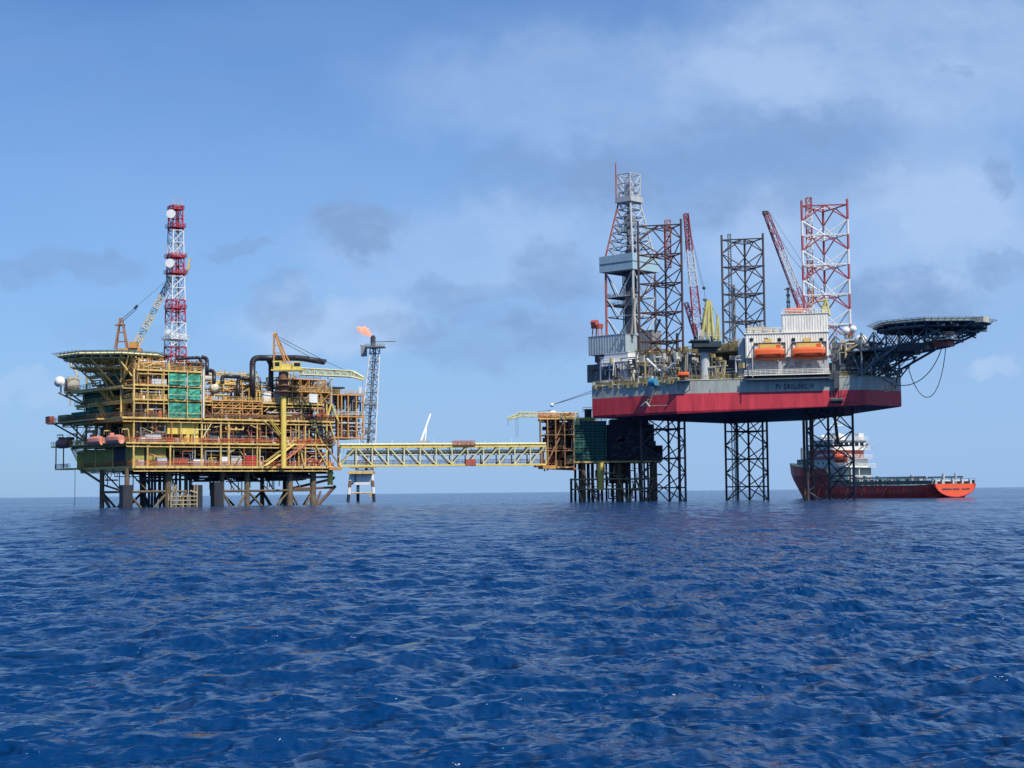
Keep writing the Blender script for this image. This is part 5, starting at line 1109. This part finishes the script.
for px, dy in ((701, -1.6), (701, 1.6), (713, -1.6), (713, 1.6), (707, -1.6)): q.tube(Vector((l_(px, 340).x, dy, z0)), t + Vector(((px - 707) * .06, dy * .35, 0)), .42, 6)
t2 = l_(717.5, 315)
for px, dy in ((715, -1.4), (719, 1.4), (719, -1.4)): q.tube(Vector((l_(px, 340).x, dy, z0)), t2 + Vector((0, dy * .4, 0)), .28, 6)
q.tube(t, t2, .12, 6); q.box(l_(705, 320).x, l_(711, 320).x, -1.3, 1.3, z0 + 1, z0 + 4.6); q.box(l_(703, 306).x, l_(713, 306).x, -1, 1, l_(705, 309).z, l_(705, 308).z); q.build('gantry', mat('gantry_yellow', (.50, .46, .17), .55, .3, .25), e_)
q = MB(); rail(q, [l_(700, 339) + Vector((0, -2.8, 0)), l_(720, 339) + Vector((0, -2.8, 0))], 1.4, 1, .08); q.build('railing', MC, e_)
q = MB(); q.box(l_(697, 339).x, l_(701.5, 339).x, -2.2, -.4, z0, z0 + 2.6); q.build('cab', LGREY, e_)
q = MB(); tip = l_(686, 214, 4); ft = l_(699, 338, 0); nsg = 17
lattice(q, ft, tip, 2.2, 1.2, nsg, .12, .07, lambda t: 0 if t < .12 or .20 < t < .44 or t > .70 else 1); q.build('boom', BRW, e_)
q = MB(); lattice(q, l_(697, 338, 1), l_(686, 303, 2), 1.1, .9, 8, .12, .08); q.build('boom_strut', mat('boom_purple', (.20, .07, .12), .5, .3, .2), e_); q = MB(); lattice(q, tip, l_(688, 250, 3.4), 1.0, .8, 7, .12, .08); q.build('boom_strut', mat('boom_purple', (.20, .07, .12), .5, .3, .2), e_)
q = MB(); k1 = l_(705.5, 299); k2 = l_(704, 288, 1); rope(q, t, k1, .16); q.tube(k1 + Vector((-.6, 0, 0)), k1 + Vector((.5, 0, -.9)), .3, 6); q.ball(k2, .45, 8); rope(q, k1, k2, .06); rope(q, k2, tip, .045); rope(q, k2 + Vector((-.4, 0, 0)), tip, .03); rope(q, t2, t, .05)
rope(q, tip, l_(684.5, 262, 4), .03); q.build('luffing_cable', CABLE, e_)
# ---- crane beside the bow leg
Y2 = G.W(36, -12).y
e_, l_ = rigcrane('deck_crane', 'rig crane rising from the living quarters roof with boom leaning left', None, (808, 320), None, Y2, 0, None, None, 0, 0, 0)
q = MB(); q.tube(l_(812, 324), l_(812, 316), 1.3, 12); q.box(l_(804, 317).x, l_(817, 317).x, -1.6, 1.6, l_(808, 318).z, l_(808, 314).z); q.build('turntable', mat('boom_red', (0, 0, 0)), e_)
q = MB(); q.tube(l_(812, 316), l_(812.5, 287), .1, 6)
t = l_(826, 299); 
for px in (821, 829): 
    for dy in (-1, 1): q.tube(l_(px, 316) + Vector((0, dy, 0)), t + Vector((0, dy * .3, 0)), .3, 6)
q.box(l_(822, 310).x, l_(828, 310).x, -.8, .8, l_(825, 316).z, l_(825, 306).z); q.bar(l_(818, 301), l_(829, 300), .25); q.build('gantry', mat('gantry_yellow', (0, 0, 0)), e_)
q = MB(); tip = l_(766, 213, -2); ft = l_(807, 319)
lattice(q, ft, tip, 2.0, 1.1, 17, .12, .07, lambda t: 0 if t < .3 or t > .66 else 1); q.build('boom', BRW, e_)
q = MB(); d = tip - ft; off = Vector((-.9, -.2, -.5)); q.tube(ft + off, tip + off * .7, .2, 6); q.build('boom_spine', mat('boom_purple', (0, 0, 0)), e_)
q = MB(); rope(q, t, l_(790, 255, -1), .05); rope(q, l_(790, 255, -1), tip, .05); rope(q, t, tip + Vector((1, 0, 0)), .04); rope(q, tip, l_(771, 236, -2), .05); q.box(l_(770, 236).x, l_(772, 236).x, -2.3, -1.7, l_(771, 238).z, l_(771, 234).z); q.box(tip.x - .9, tip.x + .5, tip.y - .5, tip.y + .5, tip.z - .3, tip.z + .5); q.build('luffing_cable', CABLE, e_)
p = at(788.5, 314, G.W(26, -14).y); e_ = empty('aerial_mast', p, 0, 'thin dark aerial mast on the roof between the two right rig legs', 'mast'); T_ = (at(787.5, 288, p.y) - p)
q = MB(); lattice(q, (0, 0, 0), (0, 0, T_.z), .7, .4, 9, .07, .05); q.build('mast', DARK, e_); q = MB()
for f in (.45, .7, .95): q.bar((-1.0 if f > .9 else -.5, 0, T_.z * f), (.6, 0, T_.z * f), .12); q.box(-.4, .4, -.3, .3, T_.z * f, T_.z * f + .4)
q.build('aerial', DARK, e_)
# ---- bow machinery and helideck support
g = random.Random(21)
for k, (m, n_) in enumerate(((MC, 34), (YBR, 46), (SLT, 60), (RUSTM, 30), (GREY, 40), (WHITE, 10))):
    q = MB()
    for i in range(n_):
        px = g.uniform(830, 872 if k not in (2, 4) else 900); nn = g.uniform(.5, 9); x = kt(px, 360, nn); zmax = kz(px, 330 + (8 if px > 850 else 0) + g.uniform(0, 15), nn); z = g.uniform(HT, zmax); r = g.uniform(.07, .26)
        if g.random() < .35: w = g.uniform(.4, 1.6); q.box(x, x + w, nn, nn + 1, z, min(z + g.uniform(.4, 1.6), zmax + .3))
        else: q.tube((x, nn, z), (x + g.uniform(.8, 3.4), nn, z + g.choice((0, 0, 1.5, -1))), r, 6); q.tube((x, nn, z), (x, nn, max(HT, z - g.uniform(1, 4))), r, 6)
    q.build('bow_machinery', m, Q)['kind'] = 'stuff'
q = MB(); q.box(kt(846), kt(866), 2, 10, HT, kz(850, 355, 2)); q.box(kt(832), kt(845), 3, 9, HT, kz(840, 350, 3)); q.build('bow_house', SLT, Q)
for px, py, r, lb in ((846, 330, 1.0, 'small white satellite dome beside the lowest white band of the bow leg'), (853, 328, .9, 'small white satellite dome second right of the bow leg'), (861, 342, 1.6, 'widest white domed unit just left of the rig helideck')):
    nn = 3.0; p = K.W(kt(px, py, nn), nn, kz(px, py + 4, nn)); e_ = empty('satellite_dome', p, BCa, lb, 'radome'); q = MB(); q.ball((0, 0, r * .8), r, 14); q.build('dome', WHITE, e_, True); q = MB(); q.tube((0, 0, -1.2), (0, 0, .2), r * .5, 8); q.build('foot', GREY, e_)
# helideck at the bow
HC = G.W(66.5, -.5, 0); HZ2 = 42.4; hk = empty('helideck', (HC.x, HC.y, HZ2), GA, 'dark octagonal helideck cantilevered on trusses beyond the right end of the rig', 'helideck')
q = MB(); q.prism(oct_(13.6), -.45, 0); q.build('landing_surface', DECKG, hk)
q = MB(); P = oct_(13.7)
for i in range(8): q.bar((*P[i], -.65), (*P[(i + 1) % 8], -.65), .34)
for i in range(-5, 6): hh = math.sqrt(max(0, 12.9 ** 2 - (i * 2.4) ** 2)); q.box(i * 2.4 - .12, i * 2.4 + .12, -hh, hh, -1.4, -.46); q.box(-hh, hh, i * 2.4 - .1, i * 2.4 + .1, -1.9, -1.41)
q.build('beams', mat('helideck_steel', (.10, .14, .16), .6, .3, .1), hk)
HS = mat('helideck_truss', (.17, .20, .22), .6, .3, .15)
q = MB(); P2 = oct_(15.3)
for i in range(8):
    for k in range(7): f = k / 7; q.bar(Vector((*P[i], -.5)).lerp(Vector((*P[(i + 1) % 8], -.5)), f), Vector((*P2[i], .05)).lerp(Vector((*P2[(i + 1) % 8], .05)), f), .07)
    for f in (.5, 1): q.bar(Vector((*P[i], -.5)).lerp(Vector((*P2[i], .05)), f), Vector((*P[(i + 1) % 8], -.5)).lerp(Vector((*P2[(i + 1) % 8], .05)), f), .06)
q.build('safety_net', HS, hk)
q = MB(); zr = HT - HZ2   # hull top in the helideck frame
for s in (-9, -3, 3, 9):
    e = 11 if abs(s) < 5 else 7
    chord = [(-16, s, -6.2), (-8, s, -6.0), (0, s, -5.0), (e, s, -2.6)]
    for a, b in zip(chord, chord[1:]): q.bar(a, b, .28)
    xs = [-14, -10.5, -7, -3.5, 0, 3.5, 7, 10.5]
    zc = lambda x: -6.2 + max(0, x + 8) * .18
    for i, (a, b) in enumerate(zip(xs, xs[1:])):
        if b <= e + .1:
            q.bar((a, s, -1.8 if i % 2 else zc(a)), (b, s, zc(b) if i % 2 else -1.8), .17); q.bar((a, s, -1.8), (a, s, zc(a)), .13)
    low_ = (-19, s * .75, zr - 1); q.tube(low_, (-4, s, -5.6), .34, 6); q.tube((-14, s, zr + .2), (-14, s, -2), .26, 6); q.tube((-14, s, -6), (-6.5, s, zr + 7.2), .22, 6); q.tube((-18, s * .8, -6), (-14, s, zr), .2, 6); q.tube((-19, s * .8, zr + 5), (-12, s, -5), .2, 6)
    q.tube((-14, s, zr), (-9, s, zr + 5.2), .2, 6); q.tube((-10.5, s, -6), (-9.6, s, zr + 4), .2, 6)
for x, z in ((-14, -6.2), (-8, -6), (-4, -5.5), (3.5, -4.2), (10.5, -2.7)):
    w = 9 if x < 8 else 3; q.bar((x, -w, z), (x, w, z), .2)
    for s in (-9, -3, 3): 
        if x < 8: q.bar((x, s, -1.8), (x, s + 6, z), .13); q.bar((x, s + 6, -1.8), (x, s, z), .13)
q.bar((-9, -9, zr + 5), (-9, 9, zr + 5), .2); q.bar((-14, -9, zr + .3), (-9, 9, zr + 5), .18)
q.build('support_truss', HS, hk)
q = MB()
for s in (-6, 0, 6): q.tube((-16, s, -6), (-16, s, zr), .3, 6)
q.box(-20, -12, -8, 8, -6.3, -6.0); q.box(-6, -2, -5, -2, -7.6, -6.3); q.box(-4, 4, -9.5, -6, -7, -5.4); q.build('under_platform', mat('crane_black', (0, 0, 0)), hk)
q = MB(); q.box(2, 8, -7, -4, -6.4, -5.0); q.build('tank', RUSTRED, hk)
q = MB(); q.box(5.5, 9.5, -8.5, -3, -5.0, -4.75); rail(q, [(5.5, -8.5, -4.75), (9.5, -8.5, -4.75), (9.5, -3, -4.75)], 1.4, 1.2, .07); q.build('hose_platform', HS, hk)
def hl(px, py, dy=-6):   # helideck frame point under a photo pixel at depth of the deck
    p = at(px, py, HC.y + dy) - Vector((HC.x, HC.y, HZ2)); return Matrix.Rotation(-GA, 3, 'Z') @ p
q = MB(); q.box(10, 15, -3.0, 0, -1.0, .3); a = hl(975, 330, -2); 
for (x0, y0, x1, y1) in ((974, 320, 986, 319), (976, 331, 987, 331), (977, 321, 980, 331), (984, 320, 982, 331), (978, 330, 983, 321)): q.tube(hl(x0, y0, -2), hl(x1, y1, -2), .16, 5)
q.tube(hl(962, 331, -2), hl(987, 331, -2), .2, 5); q.tube(hl(976, 319, -2), hl(991, 319, -2), .14, 5); q.build('access_platform', mat('muted_cream', (0, 0, 0)), hk)
def bez(pts, n=14):
    out = []; P_ = [Vector(p) for p in pts]
    for i in range(n + 1):
        t = i / n; L_ = P_[:]
        while len(L_) > 1: L_ = [a.lerp(b, t) for a, b in zip(L_, L_[1:])]
        out.append(L_[0])
    return out
q = MB(); q.path(bez([hl(943, 344), hl(932, 383, -5), hl(905, 395, -3), hl(882, 378, 4)]), .11, 5); q.build('hose', CABLE, hk)
q = MB(); q.path(bez([hl(946, 344), hl(943, 388), hl(930, 424, -6), hl(913, 388, -4), hl(908, 366, -2)]), .10, 5); q.build('hose', CABLE, hk)
q = MB()
for i in range(4): q.path(bez([hl(884 + i * 4, 384, -3), hl(878 + i * 5, 394 , -4), hl(892 + i * 2, 396 - i * 2, -4), hl(897, 380 - i * 3, -4)]), .1, 5)
q.build('coiled_hose', CABLE, hk)
# burner boom reaching left from the rig
ya = G.W(-15, -31).y; p = at(597, 389, ya); e_ = empty('mooring_line', p, 0, 'pair of dark stays from the rig hull to a white float over the small crane', 'cable')
d = at(552, 405, ya + 6) - p; q = MB(); rope(q, (0, 0, 0), d, .07); rope(q, (0, 0, -.6), d, .07); q.build('stay', CABLE, e_); q = MB(); q.ball(d, .55, 10); q.build('float', WHITE, e_, True)
# ---------------------------------------------------------------- supply ship
SA = math.atan2(.877, -.48); sp_ = at(955, 497, 452); S0 = Vector((sp_.x, sp_.y, 0))
ship = empty('supply_ship', S0, SA, 'red offshore supply ship with sunlit orange stern and white bridge behind the bow leg', 'ship'); ship['miry'] = 1
# local x forward, y to port
ST = [  # x, half beam at deck, deck height, half beam at water, keel z
    (0, 7.6, 3.9, 5.4, -.1), (.05, 7.6, 3.9, 5.4, -.1), (3, 8.0, 3.7, 7.2, -1.5), (8, 8.2, 3.6, 8.0, -2), (30, 8.2, 3.7, 8.1, -2), (37, 8.2, 3.8, 7.8, -2), (38.5, 8.2, 8.8, 7.4, -2), (45, 8.1, 9.2, 6.6, -2), (50, 7.4, 9.7, 4.8, -2), (55, 5.4, 10.3, 2.8, -2), (59, 2.8, 10.8, 1.0, -2), (61.8, .4, 11.2, .1, 5.0)]
def sect(x, w, zd, ww, zk):
    if x < 1: pts = [(w * math.cos(a), zd - (zd - .25) * math.sin(a)) for a in [math.pi * k / 12 for k in range(13)]]
    else:
        half = [(w, zd), (w * .99 + ww * .01, zd * .7), ((w + ww) / 2 * 1.02, zd * .38 + max(zk, 0) * .3), (ww, max(.2, zk)), (ww * .95, min(-.6, zk) if zk < 0 else zk), (ww * .5, zk)]
        pts = half + [(0, zk)] + [(-y, z) for y, z in half[::-1]]
    xx = lambda z: x - (max(0, (9 - z)) * .42 if x > 57 else (max(0, 9 - z) * .1 if x > 52 else 0))
    return [(xx(z), y, z) for y, z in pts]
q = MB(); S = [sect(*s) for s in ST]; m = 13; q.add([p for s in S for p in s], [])
for i in range(1, len(S) - 1):
    for k in range(m - 1): q.f.append((i * m + k, i * m + k + 1, (i + 1) * m + k + 1, (i + 1) * m + k)); q.m.append(0)
for i in range(1, len(S) - 1): q.f.append((i * m, (i + 1) * m, (i + 1) * m + m - 1, i * m + m - 1)); q.m.append(1)
SHR = mat('ship_red', (.60, .065, .05), .5, .25, .12, scale=.6); q.build('hull', [SHR, DECKG], ship)
q = MB(); tr = [(-.03, y, z) for x, y, z in S[0]]; q.add(tr + [(.05, y, z) for x, y, z in S[0]], [tuple(range(m))] + [tuple(range(m, 2 * m))[::-1]] + [(i, (i + 1) % m, m + (i + 1) % m, m + i) for i in range(m)])
q.build('transom', mat('stern_orange_sunlit', (.80, .12, .05), .45, .12, .05), ship)  # sunlit brightness of the stern is put into its orange
q = MB(); P_ = [Vector((-.12, p[1], p[2])) for p in S[0]]
for a, b in zip(P_, P_[1:]): q.tube(a, b, .28, 6)
q.build('stern_fender', SHR, ship)
g = random.Random(4); q = MB()
for a, b in ((-5.6, -4.3), (-3.9, -2.8), (-1.6, .6), (1.2, 2.5), (2.8, 4.6)):
    y = a
    while y < b: w_ = g.uniform(.25, .4); q.box(-.1, -.035, -y - w_, -y, 2.2, 2.6); y += w_ + .1
q.build('stern_lettering', mat('letter_navy', (0, 0, 0)), ship)
q = MB(); PS = lambda x: -8.2 if x < 42 else -8
for s in (-1, 1):
    q.box(.3, 38, s * 8.05 - .12, s * 8.05 + .12, 3.85, 4.9)
    for k in range(20): x = 1 + k * 1.9; q.bar((x, s * 7.9, 3.8), (x, s * 7.4, 4.9), .1)
    rail(q, [(.3, s * 8.05, 4.9), (38, s * 8.05, 4.9)], .5, 2, .05, n=1)
q.build('bulwark', mat('dull_green_grey', (.22, .22, .20), .6, .4, .2), ship)
q = MB()
for s in (-1, 1): q.box(3, 30, s * 7.0 - .2, s * 7.0 + .2, 5.6, 6.1)
for k in range(9):
    for s in (-1, 1): q.bar((4 + k * 3.2, s * 7, 3.8), (4 + k * 3.2, s * 7, 5.6), .14)
q.build('cargo_rail', LGREY, ship)
q = MB()
for y in (-6.5, -4, 0, 3.5, 6.6): q.box(.3, .9, y - .35, y + .35, 3.9, 5.1); 
q.tube((1.2, -7, 4.7), (1.2, 7, 4.7), .3, 8); q.tube((9, 6, 4), (9, 6, 6.9), .4, 8); q.tube((9, -6, 4), (9, -6, 6.6), .5, 8); q.tube((4, 5, 4), (4, 5, 7), .3, 8); q.build('stern_roller', LGREY, ship)
q = MB()
for k in range(7): x = 10 + k * 4.6; q.box(x, x + .25, -8.36, -8.30, 1.0 if k % 2 else 1.4, 2.6 if k % 2 else 2.9); 
for x in (14, 33, 41): q.bar((x, -8.38, 3.1), (x + 1.2, -8.38, 1.2), .09); q.bar((x + 1.5, -8.38, 3.1), (x + 2.7, -8.38, 1.2), .09)
q.build('hull_fenders', mat('ship_red', (0, 0, 0)), ship)
q = MB()
for x in (16, 24, 27, 30, 38, 41, 43): q.bar((x + 1.0, -8.45, .9), (x, -8.45, 2.8), .09)
q.build('hull_marks', PINK, ship)
def sh(nm, x0, x1, w, z0, z1, m, **k): q = MB(); q.box(x0, x1, -w, w, z0, z1); return q.build(nm, m, ship)
sh('deckhouse', 36, 50, 6.9, 5.4, 9.2, mat('ship_grey_white', (.55, .55, .50), .5, .2, .15)); sh('deckhouse', 37, 49, 6.6, 9.21, 12.0, WHITE); sh('deckhouse', 38, 48.5, 6.2, 12.01, 14.6, mat('board_red', (.62, .14, .10), .5, .15))
br_ = sh('wheelhouse', 37.5, 46.5, 6.6, 14.61, 17.6, WHITE); br_['miry'] = 1
for k in range(5): q = MB(); x = 38.3 + k * 1.65; q.box(x, x + 1.1, -6.68, -6.605, 15.8, 17.0); q.build('window', GLASS, br_)
for k in range(6): q = MB(); y = -6 + k * 2.05; q.box(37.42, 37.495, y, y + 1.4, 15.8, 17.0); q.build('window', GLASS, br_)
q = MB()
for z, x0, x1, w in ((9.2, 34.5, 50, 7.3), (12.0, 35.5, 49.5, 7.0), (14.6, 36.5, 48, 7.2), (17.6, 37, 47, 7)): q.box(x0, x1, -w, w, z + .005, z + .16); rail(q, [(x0, w, z + .16), (x0, -w, z + .16), (x1, -w, z + .16)], 1.0, 1.3, .06)
q.build('gallery', WHITE, ship)
for z in (6.8, 10.3, 13.2):
    for k in range(5): q = MB(); x = 39 + k * 2.0; w = 6.9 if z < 8 else (6.6 if z < 12 else 6.2); q.box(x, x + .6, -w - .06, -w - .005, z, z + .7); q.build('porthole', GLASS, ship)
q = MB(); q.box(36.0, 46, -7.25, -6.75, 11.9, 14.3); q.build('name_board', mat('board_red', (.62, .14, .10), .5, .15), ship)
q = MB(); g = random.Random(8); y = 37.0
while y < 43.5: w_ = g.uniform(.3, .5); q.box(y, y + w_, -7.32, -7.255, 12.75, 13.5); y += w_ + .2
q.build('board_lettering', WHITE, ship)
q = MB(); q.box(37.2, 38.8, -5.5, -3.5, 17.8, 19.8); q.box(37.2, 38.8, 3.5, 5.5, 17.8, 19.8); q.box(41, 44, -2, 2, 17.8, 19.6); q.build('funnel', WHITE, ship)
q = MB(); q.build('funnel_pair', WHITE, ship) if 0 else None; q.tube((42.5, 0, 19.6), (42.5, 0, 24.5), .35, 8); q.bar((42.5, -2.5, 22.4), (42.5, 2.5, 22.4), .15); q.bar((42.5, -1.6, 23.6), (42.5, 1.6, 23.6), .12); q.build('mast', WHITE, ship)
for a in ((45, 3, 17.7, 21), (39, -5, 19.8, 22)): q = MB(); q.tube((a[0], a[1], a[2]), (a[0], a[1], a[3]), .1, 6); q.build('aerial', WHITE, ship)
for c_, r_ in (((44, -4, 18.6), .9), ((41, -5.3, 18.5), .6)): q = MB(); q.ball(c_, r_, 12); q.build('radome', WHITE, ship, True)
q = MB(); q.tube((57, 0, 10), (57, 0, 16), .3, 6); q.box(54.5, 57.5, -1.5, 1.5, 9.6, 12.2); q.bar((57, 0, 16), (52, 0, 11), .12); q.build('foremast', GREY, ship)
e_ = empty('rescue_boat', S0 + Matrix.Rotation(SA, 3, 'Z') @ Vector((34.5 * 1.18, 6.4, 10.6)), SA, 'orange rescue boat on a cradle behind the ship wheelhouse', 'boat')
h_, t_ = lifeboat_mb(4.6, 2.4, 2.6); h_.build('hull', ORANGE, e_, True); t_.build('canopy', mat('orange_hull', (0, 0, 0)), e_)
q = MB(); q.box(33, 36.3, -7.2, -2, 9.4, 9.7)
for x in (33, 36): q.bar((x, -7, 9.5), (x, -6, 13.6), .16)
q.tube((34.4, -5, 5.5), (34.4, -5, 9.4), .9, 12); q.tube((31, -6, 4), (31, -6, 9), .18, 6); rail(q, [(30.5, -7, 9.4), (36, -7, 9.4)], 1, 1, .07); q.box(30.5, 33, -7.2, -2, 9.2, 9.4); q.tube((31, -3, 4), (31, -3, 9), .18, 6)
for z in (10.6, 11.8, 13): q.box(31, 32.6, -7.2, -6, z, z + .25)
q.build('boat_cradle', WHITE, ship)
q = MB(); q.bar((34, 0, 14.6), (30, 0, 16.6), .2); q.bar((34, 0, 12), (30, 0, 16.6), .15); q.bar((30, -1, 16.6), (27.5, -1, 15), .15); q.build('jib', LGREY, ship)
g = random.Random(31)
for k, (m, n_) in enumerate(((mat('muted_green', (0, 0, 0)), 18), (MC, 22), (GREY, 14))):
    q = MB()
    for i in range(n_): x = g.uniform(10, 36); y = g.uniform(-7, 5); w_ = g.uniform(.5, 1.8); q.box(x, x + w_, y, y + w_, 3.75, 4.3 + g.uniform(.3, 1.3) + (1.2 if x > 30 else 0))
    q.build('deck_cargo', m, ship)['kind'] = 'stuff'
del ship['miry'], br_['miry']
